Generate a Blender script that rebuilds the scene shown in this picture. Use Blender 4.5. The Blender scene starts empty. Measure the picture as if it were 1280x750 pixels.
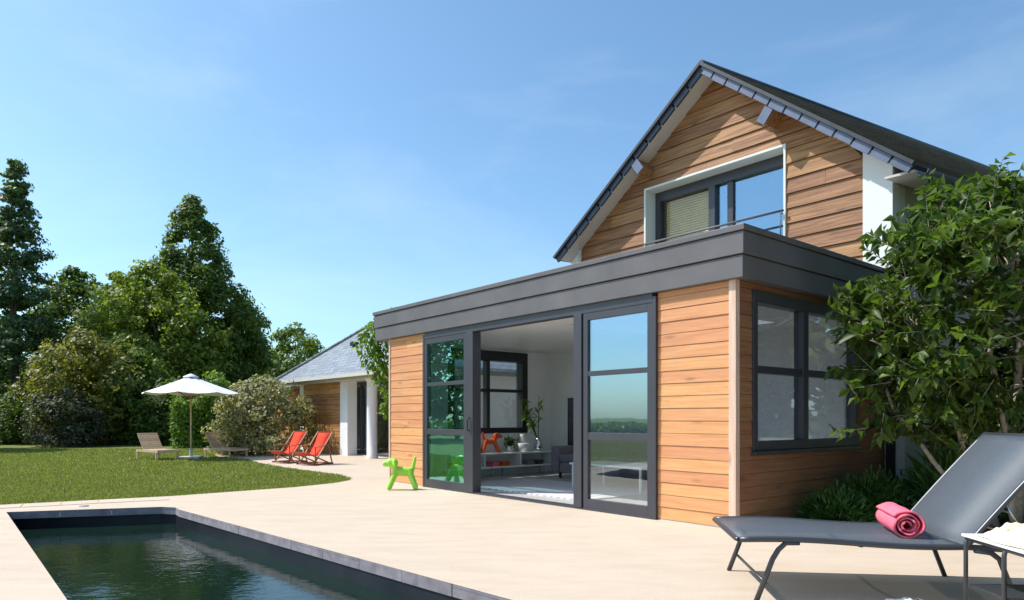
import bpy, bmesh, math, random
import numpy as np
from mathutils import Vector, Matrix
from mathutils.geometry import tessellate_polygon

R = math.radians
C = bpy.context.scene
COL = C.collection
random.seed(7)

# ------------------------------------------------------------------ helpers
class MB:
    def __init__(s): s.v = []; s.f = []; s.smooth = []
    def add(s, vs, fs, smooth=False):
        o = len(s.v); s.v += [tuple(p) for p in vs]
        for f in fs: s.f.append(tuple(i + o for i in f)); s.smooth.append(smooth)
    def box(s, x0, x1, y0, y1, z0, z1):
        s.add([(x0,y0,z0),(x1,y0,z0),(x1,y1,z0),(x0,y1,z0),(x0,y0,z1),(x1,y0,z1),(x1,y1,z1),(x0,y1,z1)],
              [(0,3,2,1),(4,5,6,7),(0,1,5,4),(1,2,6,5),(2,3,7,6),(3,0,4,7)])
    def prism(s, poly, ext):
        n = len(poly); e = Vector(ext)
        vs = [Vector(p) for p in poly] + [Vector(p) + e for p in poly]
        fs = [tuple(range(n))[::-1], tuple(range(n, 2*n))] + [(i, (i+1) % n, n+(i+1) % n, n+i) for i in range(n)]
        s.add(vs, fs)
    def bar(s, p, q, w, h, up=(0,0,1)):
        p = Vector(p); q = Vector(q); d = (q-p).normalized(); up = Vector(up)
        sx = d.cross(up)
        if sx.length < 1e-4: sx = d.cross(Vector((1,0,0)))
        sx.normalize(); sy = sx.cross(d)
        a, b = sx*w/2, sy*h/2
        s.add([p-a-b,p+a-b,p+a+b,p-a+b,q-a-b,q+a-b,q+a+b,q-a+b],
              [(0,3,2,1),(4,5,6,7),(0,1,5,4),(1,2,6,5),(2,3,7,6),(3,0,4,7)])
    def tube(s, pts, r, n=8, cap=True, closed=False):
        pts = [Vector(p) for p in pts]
        rs = r if isinstance(r, (list, tuple)) else [r]*len(pts)
        rings = []; ref = None
        for i, p in enumerate(pts):
            if closed: d = pts[(i+1) % len(pts)] - pts[i-1]
            else: d = pts[min(i+1, len(pts)-1)] - pts[max(i-1, 0)]
            d.normalize()
            if ref is None:
                ref = Vector((0,0,1)) if abs(d.z) < .9 else Vector((1,0,0))
            x = (ref - d*ref.dot(d)).normalized(); y = d.cross(x); ref = x
            rings.append([p + (x*math.cos(t) + y*math.sin(t))*rs[i] for t in [2*math.pi*k/n for k in range(n)]])
        vs = [v for rg in rings for v in rg]; fs = []
        m = len(rings)
        for i in range(m if closed else m-1):
            for k in range(n):
                a = i*n+k; b = i*n+(k+1) % n; c = ((i+1) % m)*n+(k+1) % n; d = ((i+1) % m)*n+k
                fs.append((a,b,c,d))
        s.add(vs, fs, True)
        if cap and not closed:
            o = len(s.v) - len(vs)
            s.f.append(tuple(o+k for k in range(n))[::-1]); s.smooth.append(False)
            s.f.append(tuple(o+(m-1)*n+k for k in range(n))); s.smooth.append(False)
    def lathe(s, prof, n=20, c=(0,0,0)):
        vs = []; fs = []
        for r, z in prof:
            for k in range(n):
                t = 2*math.pi*k/n; vs.append((c[0]+r*math.cos(t), c[1]+r*math.sin(t), c[2]+z))
        for i in range(len(prof)-1):
            for k in range(n):
                fs.append((i*n+k, i*n+(k+1) % n, (i+1)*n+(k+1) % n, (i+1)*n+k))
        s.add(vs, fs, True)
    def build(s, name, mat, parent=None, bevel=0, loc=None, rot=None):
        me = bpy.data.meshes.new(name); me.from_pydata(s.v, [], s.f); me.update()
        me.polygons.foreach_set('use_smooth', s.smooth)
        o = bpy.data.objects.new(name, me); COL.objects.link(o)
        if mat: me.materials.append(mat)
        if parent: o.parent = parent
        if loc: o.location = loc
        if rot: o.rotation_euler = rot
        if bevel:
            b = o.modifiers.new('bevel', 'BEVEL'); b.width = bevel; b.segments = 2; b.limit_method = 'ANGLE'
        return o

def tag(o, label, cat, group=None, kind=None):
    o['label'] = label; o['category'] = cat
    if group: o['group'] = group
    if kind: o['kind'] = kind
    return o
def thing(name, label, cat, loc=(0,0,0), rz=0, group=None):
    o = bpy.data.objects.new(name, None); COL.objects.link(o)
    o.location = loc; o.rotation_euler = (0,0,rz); o.empty_display_size = .2
    return tag(o, label, cat, group)
def structure(o, label, cat):
    return tag(o, label, cat, kind='structure')
def copy_tree(o, parent=None):
    c = o.copy(); COL.objects.link(c); c.parent = parent
    for ch in list(o.children): copy_tree(ch, c)
    return c
def frame_obj(name, verts, faces, mat, parent, origin, ex, ey):
    """mesh whose own axes are ex (x) and ey (y): lets the material follow a slope"""
    ex = Vector(ex).normalized(); ey = Vector(ey); ey = (ey - ex*ey.dot(ex)).normalized(); ez = ex.cross(ey)
    M = Matrix((ex, ey, ez)).transposed().to_4x4(); M.translation = Vector(origin)
    I = M.inverted()
    me = bpy.data.meshes.new(name); me.from_pydata([I @ Vector(v) for v in verts], [], faces); me.update()
    bm = bmesh.new(); bm.from_mesh(me); bmesh.ops.recalc_face_normals(bm, faces=bm.faces); bm.to_mesh(me); bm.free()
    o = bpy.data.objects.new(name, me); COL.objects.link(o); me.materials.append(mat)
    o.parent = parent; o.matrix_local = M
    return o

# ------------------------------------------------------------------ materials
def new_mat(name):
    m = bpy.data.materials.new(name); m.use_nodes = True
    nt = m.node_tree; return m, nt, nt.nodes, nt.links, nt.nodes['Principled BSDF']
def coords(N, L, scale=(1,1,1), rot=(0,0,0), kind='Object'):
    tc = N.new('ShaderNodeTexCoord'); mp = N.new('ShaderNodeMapping')
    mp.inputs['Scale'].default_value = scale; mp.inputs['Rotation'].default_value = rot
    L.new(tc.outputs[kind], mp.inputs[0]); return mp.outputs[0]
def noise(N, L, vec, scale, detail=4, rough=.55, dist=0):
    n = N.new('ShaderNodeTexNoise'); n.inputs['Scale'].default_value = scale
    n.inputs['Detail'].default_value = detail; n.inputs['Roughness'].default_value = rough
    n.inputs['Distortion'].default_value = dist
    L.new(vec, n.inputs['Vector']); return n.outputs['Fac']
def ramp(N, L, fac, stops):
    r = N.new('ShaderNodeValToRGB'); e = r.color_ramp.elements
    while len(e) < len(stops): e.new(.5)
    for el, (p, c) in zip(e, stops): el.position = p; el.color = (*c, 1)
    L.new(fac, r.inputs[0]); return r.outputs[0]
def mixc(N, L, fac, a, b, mode='MIX'):
    m = N.new('ShaderNodeMix'); m.data_type = 'RGBA'; m.blend_type = mode
    for s, i in ((fac, 0), (a, 6), (b, 7)):
        if hasattr(s, 'links'): L.new(s, m.inputs[i])
        elif i == 0: m.inputs[0].default_value = s
        else: m.inputs[i].default_value = (*s, 1)
    return m.outputs[2]
def math_n(N, L, op, a, b=0.):
    m = N.new('ShaderNodeMath'); m.operation = op
    for i, s in enumerate((a, b)):
        if hasattr(s, 'links'): L.new(s, m.inputs[i])
        else: m.inputs[i].default_value = s
    return m.outputs[0]
def bump(N, L, P, h, strength=.3, dist=.01):
    b = N.new('ShaderNodeBump'); b.inputs['Strength'].default_value = strength; b.inputs['Distance'].default_value = dist
    L.new(h, b.inputs['Height']); L.new(b.outputs[0], P.inputs['Normal']); return b
def plain(name, col, rough=.5, metal=0, var=.12, scale=6, bmp=.0, bscale=80, spec=.5):
    m, nt, N, L, P = new_mat(name)
    v = coords(N, L); f = noise(N, L, v, scale, 5)
    c = ramp(N, L, f, [(.3, tuple(x*(1-var) for x in col)), (.7, tuple(min(1, x*(1+var)) for x in col))])
    L.new(c, P.inputs['Base Color']); P.inputs['Roughness'].default_value = rough; P.inputs['Metallic'].default_value = metal
    P.inputs['Specular IOR Level'].default_value = spec
    if bmp: bump(N, L, P, noise(N, L, v, bscale, 3), bmp, .004)
    return m
def wood(name, dark, light, axis='x', rough=.62, gscale=1., knots=True, var=.5, bmp=.35):
    m, nt, N, L, P = new_mat(name)
    sc = {'x': (.7, 14, 14), 'y': (14, .7, 14), 'z': (14, 14, .7)}[axis]
    geo = N.new('ShaderNodeNewGeometry'); rnd = geo.outputs['Random Per Island']
    tc = N.new('ShaderNodeTexCoord'); off = N.new('ShaderNodeVectorMath'); off.operation = 'ADD'
    cmb = N.new('ShaderNodeCombineXYZ'); k = math_n(N, L, 'MULTIPLY', rnd, 37.)
    for i in range(3): L.new(k, cmb.inputs[i])
    L.new(tc.outputs['Object'], off.inputs[0]); L.new(cmb.outputs[0], off.inputs[1])
    mp = N.new('ShaderNodeMapping'); mp.inputs['Scale'].default_value = tuple(s*gscale for s in sc); L.new(off.outputs[0], mp.inputs[0])
    g = noise(N, L, mp.outputs[0], 2.2, 7, .62, .6)
    c = ramp(N, L, g, [(.30, dark), (.52, tuple((a+b)/2 for a, b in zip(dark, light))), (.72, light)])
    hv = N.new('ShaderNodeHueSaturation'); L.new(c, hv.inputs['Color'])
    L.new(math_n(N, L, 'ADD', math_n(N, L, 'MULTIPLY', rnd, var), 1-var*.5), hv.inputs['Value'])
    L.new(math_n(N, L, 'ADD', math_n(N, L, 'MULTIPLY', rnd, .014), .493), hv.inputs['Hue'])
    out = hv.outputs[0]
    if knots:
        vo = N.new('ShaderNodeTexVoronoi'); mk = N.new('ShaderNodeMapping')
        ks = {'x': (1.6, 5, 6), 'y': (5, 1.6, 6), 'z': (5, 5, 1.6)}[axis]
        mk.inputs['Scale'].default_value = ks; L.new(off.outputs[0], mk.inputs[0]); L.new(mk.outputs[0], vo.inputs['Vector']); vo.inputs['Scale'].default_value = 1.
        kf = ramp(N, L, vo.outputs['Distance'], [(.05, (1,1,1)), (.17, (0,0,0))])
        out = mixc(N, L, math_n(N, L, 'MULTIPLY', kf, .6), out, tuple(x*.45 for x in dark))
    wz = noise(N, L, coords(N, L, (.8,.8,.5)), 1.3, 6, .7)
    out = mixc(N, L, math_n(N, L, 'MULTIPLY', ramp(N, L, wz, [(.46, (0,0,0)), (.74, (1,1,1))]), .22), out, tuple(.55*(a+b)/2+.10 for a, b in zip(dark, light)))
    L.new(out, P.inputs['Base Color']); P.inputs['Roughness'].default_value = rough
    bump(N, L, P, g, bmp, .006)
    return m
def glass(name, tint, refl, rough=.0, rcol=(.88,.96,1)):
    m, nt, N, L, P = new_mat(name); N.remove(P)
    t = N.new('ShaderNodeBsdfTransparent'); t.inputs[0].default_value = (*tint, 1)
    g = N.new('ShaderNodeBsdfGlossy'); g.inputs['Roughness'].default_value = rough; g.inputs[0].default_value = (*rcol,1)
    # float glass is never quite flat
    b = N.new('ShaderNodeBump'); b.inputs['Strength'].default_value = .06; b.inputs['Distance'].default_value = .02
    L.new(noise(N, L, coords(N, L), 1.6, 2), b.inputs['Height']); L.new(b.outputs[0], g.inputs['Normal'])
    lw = N.new('ShaderNodeLayerWeight'); lw.inputs[0].default_value = .5
    fr = math_n(N, L, 'MULTIPLY', math_n(N, L, 'POWER', lw.outputs['Facing'], 5.), .96)
    fac = math_n(N, L, 'MINIMUM', math_n(N, L, 'ADD', fr, .035+refl), 1.)
    mx = N.new('ShaderNodeMixShader'); L.new(fac, mx.inputs[0]); L.new(t.outputs[0], mx.inputs[1]); L.new(g.outputs[0], mx.inputs[2])
    L.new(mx.outputs[0], N['Material Output'].inputs[0]); return m
def leaf_mat(name, dark, light, trans=.35, rough=.5, spec=.4, tcol=None):
    m, nt, N, L, P = new_mat(name)
    geo = N.new('ShaderNodeNewGeometry'); rnd = geo.outputs['Random Per Island']
    v = coords(N, L); f = noise(N, L, v, .9, 2)
    mixf = math_n(N, L, 'ADD', math_n(N, L, 'MULTIPLY', rnd, .65), math_n(N, L, 'MULTIPLY', f, .35))
    c = ramp(N, L, mixf, [(.12, dark), (.6, tuple((a+b)/2 for a, b in zip(dark, light))), (.92, light)])
    L.new(c, P.inputs['Base Color']); P.inputs['Roughness'].default_value = rough; P.inputs['Specular IOR Level'].default_value = spec
    tr = N.new('ShaderNodeBsdfTranslucent')
    L.new(mixc(N, L, 1., c, tcol or (1.5,1.55,.7), 'MULTIPLY'), tr.inputs[0])
    mx = N.new('ShaderNodeMixShader'); mx.inputs[0].default_value = trans
    L.new(P.outputs[0], mx.inputs[1]); L.new(tr.outputs[0], mx.inputs[2]); L.new(mx.outputs[0], N['Material Output'].inputs[0])
    return m
def slate(name, base, course=.22, wid=.3):
    m, nt, N, L, P = new_mat(name)
    v = coords(N, L)
    br = N.new('ShaderNodeTexBrick'); L.new(v, br.inputs['Vector']); br.inputs['Scale'].default_value = 1
    br.inputs['Brick Width'].default_value = wid; br.inputs['Row Height'].default_value = course
    br.inputs['Mortar Size'].default_value = .012; br.inputs['Mortar Smooth'].default_value = .2
    br.inputs['Color1'].default_value = (*[x*.62 for x in base], 1); br.inputs['Color2'].default_value = (*[x*1.35 for x in base], 1)
    br.inputs['Mortar'].default_value = (*[x*.25 for x in base], 1)
    n = noise(N, L, v, 5, 6, .7)
    c = mixc(N, L, .45, br.outputs['Color'], ramp(N, L, n, [(.3, tuple(x*.5 for x in base)), (.7, tuple(x*1.5 for x in base))]))
    L.new(c, P.inputs['Base Color']); P.inputs['Roughness'].default_value = .45
    h = math_n(N, L, 'ADD', math_n(N, L, 'MULTIPLY', br.outputs['Fac'], -1.), math_n(N, L, 'MULTIPLY', n, .5))
    bump(N, L, P, h, .8, .02)
    return m

M = {}
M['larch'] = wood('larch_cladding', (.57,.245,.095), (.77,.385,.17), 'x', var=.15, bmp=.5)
M['larch_shade_tone'] = wood('larch_cladding_shade_tone', (.225,.098,.046), (.36,.175,.085), 'y', var=.18, bmp=.5)  # front larch darkened, the shade of the side face put into the colour
M['larch_post_lit'] = wood('larch_post_lit', (.62,.40,.28), (.84,.66,.54), 'z', var=.2)  # larch paled, the bright highlight on the corner post put into the colour
M['gable_wood'] = wood('gable_sawn_board', (.15,.052,.016), (.50,.245,.095), 'x', gscale=.8, var=.34, bmp=1.)
M['wing_wood'] = wood('weathered_board', (.26,.10,.028), (.68,.33,.11), 'x', gscale=.55, var=.6)
M['teak'] = wood('grey_teak', (.46,.30,.20), (.74,.56,.40), 'x', knots=False, var=.3)
M['red_wood'] = wood('oiled_hardwood', (.20,.06,.025), (.38,.14,.06), 'x', knots=False, var=.3)
M['zinc'] = plain('grey_metal_fascia', (.135,.128,.134), .5, .0, .14, 1.7, spec=.35)
M['anthracite'] = plain('anthracite_aluminium', (.062,.062,.075), .38, .2, .06, 3)
M['render_white'] = plain('white_render', (.80,.80,.80), .85, 0, .03, 2, .25, 120)
M['render_grey'] = plain('pale_grey_render', (.44,.46,.44), .85, 0, .06, 2, .25, 120)
M['soffit'] = plain('painted_soffit', (.60,.57,.51), .7, 0, .05, 4)
M['surround'] = plain('pale_window_surround', (.70,.74,.70), .6, 0, .04, 3)
M['slate'] = slate('dark_slate', (.17,.155,.15), .17, .24)
M['slate_light'] = slate('grey_slate', (.21,.235,.27), .16, .30)
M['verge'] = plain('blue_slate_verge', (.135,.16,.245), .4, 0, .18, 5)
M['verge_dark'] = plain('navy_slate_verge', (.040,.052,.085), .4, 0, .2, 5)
M['navy'] = plain('dark_navy_pipe', (.03,.033,.05), .5, 0, .1)
M['gable_back'] = plain('brown_backing', (.12,.06,.03), .9)
M['slate_edge'] = plain('slate_edge', (.030,.034,.045), .5, 0, .3, 8)
M['black_gap'] = plain('dark_backing', (.02,.018,.016), .9)
M['glass'] = glass('clear_glass', (.93,.96,.96), .09)
M['glass_low'] = glass('plain_glass', (.95,.96,.96), .0)
M['glass_teal'] = glass('teal_glass', (.70,.90,.90), .30, rcol=(.50,1,.96))
M['glass_sky'] = glass('coated_glass', (.78,.86,.93), .27, rcol=(.62,.84,1))
M['glass_side'] = glass('side_glass', (.80,.82,.85), .12)
M['white_paint'] = plain('white_paint', (.80,.80,.79), .5, 0, .02)
M['ceiling'] = plain('ceiling_paint', (.80,.79,.77), .35, 0, .02)
M['plaster'] = plain('interior_plaster', (.84,.84,.84), .8, 0, .02)
M['floor'] = plain('pale_floor', (.55,.53,.50), .3, 0, .06, 4)
M['gunmetal'] = plain('gunmetal_tube', (.075,.08,.09), .35, .5, .06)
M['bark'] = plain('bark', (.14,.105,.075), .9, 0, .4, 14, .8, 40)
M['bark_pale'] = plain('pale_bark', (.34,.29,.23), .85, 0, .3, 18, .8, 40)
M['coral'] = plain('coral_towelling', (.96,.18,.25), .95, 0, .14, 40, .9, 260, .1)
M['green_plastic'] = plain('lime_plastic', (.36,.72,.06), .32, 0, .03)
M['orange_plastic'] = plain('orange_plastic', (.75,.10,.012), .35, 0, .03)
M['red_canvas'] = plain('red_canvas', (.80,.060,.022), .8, 0, .1, 5, .4, 200, .2)
M['parasol'] = plain('parasol_cloth', (.74,.72,.74), .85, 0, .04, 3)
M['grey_cloth'] = plain('mauve_grey_cloth', (.24,.20,.235), .95, 0, .12, 20, .5, 200, .1)
M['black'] = plain('black_paint', (.018,.018,.02), .45)
M['chrome'] = plain('polished_metal', (.75,.75,.77), .12, 1, .02)
M['cream_cloth'] = plain('cream_towel', (.74,.62,.46), .95, 0, .28, 9, .8, 150, .1)
M['soil'] = plain('dark_soil', (.055,.04,.028), .95, 0, .4, 10, .9, 60)
M['picture'] = plain('dark_picture', (.06,.06,.07), .5, 0, .6, 4)
M['blind'] = plain('ochre_blind', (.80,.58,.22), .6, 0, .06)
M['lamp'] = plain('spot_lens', (.85,.85,.82), .3)

# foliage colours
M['lf_conifer'] = leaf_mat('conifer_needles', (.040,.078,.032), (.15,.225,.080), .38)
M['lf_dark'] = leaf_mat('dark_leaves', (.050,.090,.016), (.18,.25,.044), .48)
M['lf_mid'] = leaf_mat('mid_leaves', (.062,.112,.018), (.24,.31,.055), .48)
M['lf_light'] = leaf_mat('light_leaves', (.09,.15,.018), (.33,.38,.065), .48)
M['lf_yellow'] = leaf_mat('yellow_leaves', (.07,.095,.014), (.36,.33,.065), .4)
M['lf_hedge'] = leaf_mat('hedge_leaves', (.06,.13,.010), (.26,.38,.04), .4)
M['lf_purple'] = leaf_mat('purple_leaves', (.034,.046,.026), (.14,.15,.09), .25, .6, .2)
M['lf_variegated'] = leaf_mat('variegated_leaves', (.08,.09,.024), (.66,.60,.30), .3)
M['lf_fig'] = leaf_mat('fig_leaves', (.022,.052,.010), (.15,.235,.036), .45, .45, .4)
M['lf_shrub'] = leaf_mat('shrub_leaves', (.024,.070,.014), (.14,.27,.055), .3, .35)
M['lf_vine'] = leaf_mat('vine_leaves', (.06,.13,.012), (.25,.38,.05), .45)

def make_deck_mat():
    m, nt, N, L, P = new_mat('sand_terrace')
    v = coords(N, L)
    a = noise(N, L, v, .55, 5, .6); b = noise(N, L, coords(N, L, (1,3,1), (0,0,R(20))), 1.6, 6, .65); c = noise(N, L, v, 60, 3)
    col = ramp(N, L, a, [(.28, (.515,.405,.305)), (.72, (.60,.485,.375))])
    col = mixc(N, L, .55, col, ramp(N, L, b, [(.3, (.47,.375,.285)), (.72, (.64,.53,.42))]))
    col = mixc(N, L, .10, col, ramp(N, L, c, [(.35, (.35,.27,.2)), (.65, (.8,.7,.6))]))
    L.new(col, P.inputs['Base Color']); P.inputs['Roughness'].default_value = .8; P.inputs['Specular IOR Level'].default_value = .25
    d_ = noise(N, L, coords(N, L, (1,1,1), (0,0,R(-35))), 2.7, 8, .75, 1.5)
    col = mixc(N, L, math_n(N, L, 'MULTIPLY', ramp(N, L, d_, [(.56, (0,0,0)), (.72, (1,1,1))]), .22), col, (.40,.31,.225))
    L.new(col, P.inputs['Base Color'])
    bump(N, L, P, math_n(N, L, 'ADD', c, b), .18, .006)
    return m
M['deck'] = make_deck_mat()
def make_lawn_mat():
    m, nt, N, L, P = new_mat('lawn')
    v = coords(N, L)
    a = noise(N, L, v, .55, 5, .65); b = noise(N, L, v, 3.0, 6, .7); c = noise(N, L, v, 45, 3, .7)
    col = ramp(N, L, a, [(.3, (.125,.165,.036)), (.7, (.27,.28,.085))])
    col = mixc(N, L, .45, col, ramp(N, L, b, [(.3, (.09,.14,.024)), (.7, (.27,.26,.075))]))
    col = mixc(N, L, .35, col, ramp(N, L, c, [(.3, (.04,.08,.012)), (.7, (.2,.24,.05))]))
    L.new(col, P.inputs['Base Color']); P.inputs['Roughness'].default_value = .9; P.inputs['Specular IOR Level'].default_value = .15
    bump(N, L, P, c, .8, .03)
    return m
M['lawn'] = make_lawn_mat()
M['blade'] = leaf_mat('grass_blades', (.125,.162,.034), (.34,.35,.11), .38)
def make_water():
    m, nt, N, L, P = new_mat('pool_water')
    v = coords(N, L, (1,1.25,1), (0,0,R(25)))
    P.inputs['Base Color'].default_value = (.006,.017,.011,1); P.inputs['Roughness'].default_value = .02; P.inputs['IOR'].default_value = 1.33
    h = math_n(N, L, 'ADD', noise(N, L, v, 2.2, 2, .5), math_n(N, L, 'MULTIPLY', noise(N, L, v, 11., 3, .6), .45))
    bump(N, L, P, h, .15, .03)
    return m
M['water'] = make_water()
def make_liner():
    m, nt, N, L, P = new_mat('dark_liner')
    v = coords(N, L)
    c = ramp(N, L, noise(N, L, v, 2.5, 5), [(.3, (.012,.012,.016)), (.7, (.026,.026,.033))])
    L.new(c, P.inputs['Base Color']); P.inputs['Roughness'].default_value = .35
    return m
M['liner'] = make_liner()
M['coping'] = plain('coping_edge', (.30,.26,.28), .8, 0, .25, 9, .5, 60)
def make_sling():
    m, nt, N, L, P = new_mat('grey_mesh_fabric')
    v = coords(N, L)
    c = ramp(N, L, noise(N, L, v, 220, 2), [(.35, (.070,.086,.108)), (.65, (.122,.145,.175))])
    L.new(c, P.inputs['Base Color']); P.inputs['Roughness'].default_value = .55
    t = N.new('ShaderNodeBsdfTransparent'); mx = N.new('ShaderNodeMixShader'); mx.inputs[0].default_value = .22
    L.new(P.outputs[0], mx.inputs[1]); L.new(t.outputs[0], mx.inputs[2]); L.new(mx.outputs[0], N['Material Output'].inputs[0])
    return m
M['sling'] = make_sling()
def make_rug():
    m, nt, N, L, P = new_mat('pale_rug')
    v = coords(N, L); w = N.new('ShaderNodeTexWave'); w.wave_profile = 'TRI'; L.new(v, w.inputs[0])
    w.inputs['Scale'].default_value = 2.2; w.inputs['Distortion'].default_value = 3; w.inputs['Detail'].default_value = 1
    c = ramp(N, L, w.outputs['Fac'], [(.3, (.55,.48,.52)), (.6, (.78,.74,.75))])
    L.new(c, P.inputs['Base Color']); P.inputs['Roughness'].default_value = .95
    bump(N, L, P, noise(N, L, v, 90, 2), .8, .01)
    return m
M['rug'] = make_rug()
def make_spotted():
    m, nt, N, L, P = new_mat('red_spotted_cloth')
    v = coords(N, L, (26,26,26)); vo = N.new('ShaderNodeTexVoronoi'); vo.inputs['Scale'].default_value = 1; L.new(v, vo.inputs['Vector'])
    c = ramp(N, L, vo.outputs['Distance'], [(.26, (.7,.05,.10)), (.34, (.80,.78,.76))])
    L.new(c, P.inputs['Base Color']); P.inputs['Roughness'].default_value = .9
    return m
M['spotted'] = make_spotted()

# ------------------------------------------------------------------ camera, sky, sun
cam = bpy.data.cameras.new('camera'); co = bpy.data.objects.new('camera', cam); COL.objects.link(co)
H = 1.15
co.location = (0,0,H); co.rotation_euler = (R(90),0,0)
cam.sensor_width = 36; cam.lens = 36*866/1280; cam.shift_y = 147/1280
cam.clip_start = .05; cam.clip_end = 3000
C.camera = co

travel = Vector((.60,-.10,-.80)).normalized()
elev = math.asin(-travel.z); az = math.atan2(-travel.x, -travel.y)      # azimuth from +Y, clockwise
sun = bpy.data.lights.new('sun', 'SUN'); sun.energy = 4.3; sun.angle = R(.53); sun.color = (1,.955,.89)
so = bpy.data.objects.new('sun', sun); COL.objects.link(so); so.rotation_euler = travel.to_track_quat('-Z', 'Y').to_euler()
so.location = (-20,0,30)
w = bpy.data.worlds.new('World'); C.world = w; w.use_nodes = True
N, L = w.node_tree.nodes, w.node_tree.links
sky = N.new('ShaderNodeTexSky'); sky.sky_type = 'NISHITA'; sky.sun_disc = False
sky.sun_elevation = elev; sky.sun_rotation = az; sky.air_density = 1.0; sky.dust_density = 1.4; sky.ozone_density = 2.2; sky.altitude = 50
tc = N.new('ShaderNodeTexCoord')
mp = N.new('ShaderNodeMapping'); mp.inputs['Scale'].default_value = (.8,.8,2.2); L.new(tc.outputs['Generated'], mp.inputs[0])
cl = noise(N, L, mp.outputs[0], 2.1, 7, .62, .5)
cm = ramp(N, L, cl, [(.50, (0,0,0)), (.78, (1,1,1))])
cfac = math_n(N, L, 'MULTIPLY', cm, .15)
skyc = mixc(N, L, cfac, mixc(N, L, 1., sky.outputs[0], (.84,1.06,1.10), 'MULTIPLY'), (6.2,6.6,7.0))
L.new(skyc, N['Background'].inputs[0]); N['Background'].inputs[1].default_value = .15
C.view_settings.view_transform = 'Standard'; C.view_settings.look = 'None'
C.view_settings.exposure = .35; C.view_settings.gamma = 1
try:
    C.cycles.max_bounces = 8; C.cycles.transparent_max_bounces = 16; C.cycles.sample_clamp_indirect = 6
except Exception: pass

# ------------------------------------------------------------------ ground, terrace, pool
POOL = [(-6.16,8.44),(-4.52,8.93),(-4.30,8.86),(-4.16,8.66),(0.0,4.37),(2.75,1.5),(-.44,1.5)]
DECK = [(-15,4.4),(-6.75,9.14),(-4.99,10.16),(-3.6,11.45),(-3.12,12.2),(-2.98,12.75),(-3.10,13.35),(-3.55,14.1),(-4.85,15.56),(-6.4,17.6),(-7.3,19.2),(-8.6,20.3),
        (-9.5,22),(-9.5,30),(4,34),(18,24),(18,-8),(-15,-8)]
def sheet(name, outer, hole, z, mat, thick=None):
    polys = [[Vector((x,y,0)) for x, y in outer]] + ([[Vector((x,y,0)) for x, y in hole]] if hole else [])
    tris = tessellate_polygon(polys); pts = [p for pl in polys for p in pl]
    m = MB(); m.v = [(p.x,p.y,z) for p in pts]
    for t in tris:
        a, b, c = [pts[i] for i in t]
        t = tuple(t) if (b-a).cross(c-a).z > 0 else tuple(t)[::-1]
        m.f.append(t); m.smooth.append(False)
    if thick:
        for ring, sgn in ((outer, 1),) + (((hole, -1),) if hole else ()):
            n = len(ring)
            for i in range(n):
                (x0,y0),(x1,y1) = ring[i], ring[(i+1) % n]
                m.add([(x0,y0,z),(x1,y1,z),(x1,y1,z-thick),(x0,y0,z-thick)], [(0,1,2,3)])
    return m.build(name, mat)
g = sheet('ground', [(-600,-300),(600,-300),(600,900),(-600,900)], POOL, -.022, M['lawn'])
structure(g, 'mown green lawn reaching back to the trees', 'lawn')
d = sheet('terrace', DECK, POOL, 0, M['deck'])
structure(d, 'pale sand coloured terrace round the pool and the garden room', 'terrace')
# kerb edge of the terrace
k = MB()
for i in range(len(DECK)-8):
    (x0,y0),(x1,y1) = DECK[i], DECK[i+1]
    k.add([(x0,y0,0),(x1,y1,0),(x1,y1,-.05),(x0,y0,-.05)], [(0,1,2,3)])
structure(k.build('terrace_edge', M['deck']), 'thin cut edge of the terrace against the lawn', 'terrace edge')
# joints of the far paving strip, pool shell
pm = MB(); n = len(POOL)
for i in range(n):
    (x0,y0),(x1,y1) = POOL[i], POOL[(i+1) % n]
    seg = math.hypot(x1-x0, y1-y0); nn_ = max(1, round(seg/.6))
    for j in range(nn_):
        fa, fb = j/nn_+.003/seg*(j > 0), (j+1)/nn_-.003/seg*(j < nn_-1); ox, oy = (y1-y0)/seg, -(x1-x0)/seg; dp = random.uniform(-.002,.002)
        q0 = (x0+(x1-x0)*fa+ox*dp, y0+(y1-y0)*fa+oy*dp); q1 = (x0+(x1-x0)*fb+ox*dp, y0+(y1-y0)*fb+oy*dp)
        pm.add([(*q0,-.001),(*q1,-.001),(*q1,-.09),(*q0,-.09)], [(0,1,2,3)])
structure(pm.build('pool_coping', M['coping']), 'grey stone edge running round the inside rim of the pool', 'pool edge')
sp = MB(); A_ = Vector((-9.5,7.55,0)); B_ = Vector((-5.05,10.02,0)); dd_ = (B_-A_).normalized(); nn2 = Vector((dd_.y,-dd_.x,0))
for j in range(12):
    p_ = A_+dd_*(.43*j+.006); q_ = A_+dd_*(.43*(j+1)-.006); j1, j2 = nn2*.03, nn2*.42
    sp.prism([p_+j1, p_+j2, q_+j2, q_+j1], (0,0,.006))
structure(sp.build('paving_strip', M['deck']), 'row of pale slabs between the pool and the lawn', 'paving')
cx, cy = -1.9, 5.2
pm = MB()
IN = [(cx+(x-cx)*1.012, cy+(y-cy)*1.012) for x, y in POOL]
for i in range(n):
    (x0,y0),(x1,y1) = IN[i], IN[(i+1) % n]
    pm.add([(x0,y0,-.09),(x1,y1,-.09),(x1,y1,-1.5),(x0,y0,-1.5)], [(0,1,2,3)])
    (a0,b0),(a1,b1) = POOL[i], POOL[(i+1) % n]
    pm.add([(a0,b0,-.09),(a1,b1,-.09),(x1,y1,-.09),(x0,y0,-.09)], [(0,1,2,3)])
pm.add([(x,y,-1.5) for x, y in IN], [tuple(range(n))])
structure(pm.build('pool_basin', M['liner']), 'black lined swimming pool basin', 'pool')
wm = MB(); wm.add([(x,y,-.215) for x, y in IN], [tuple(range(n))[::-1]])
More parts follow.
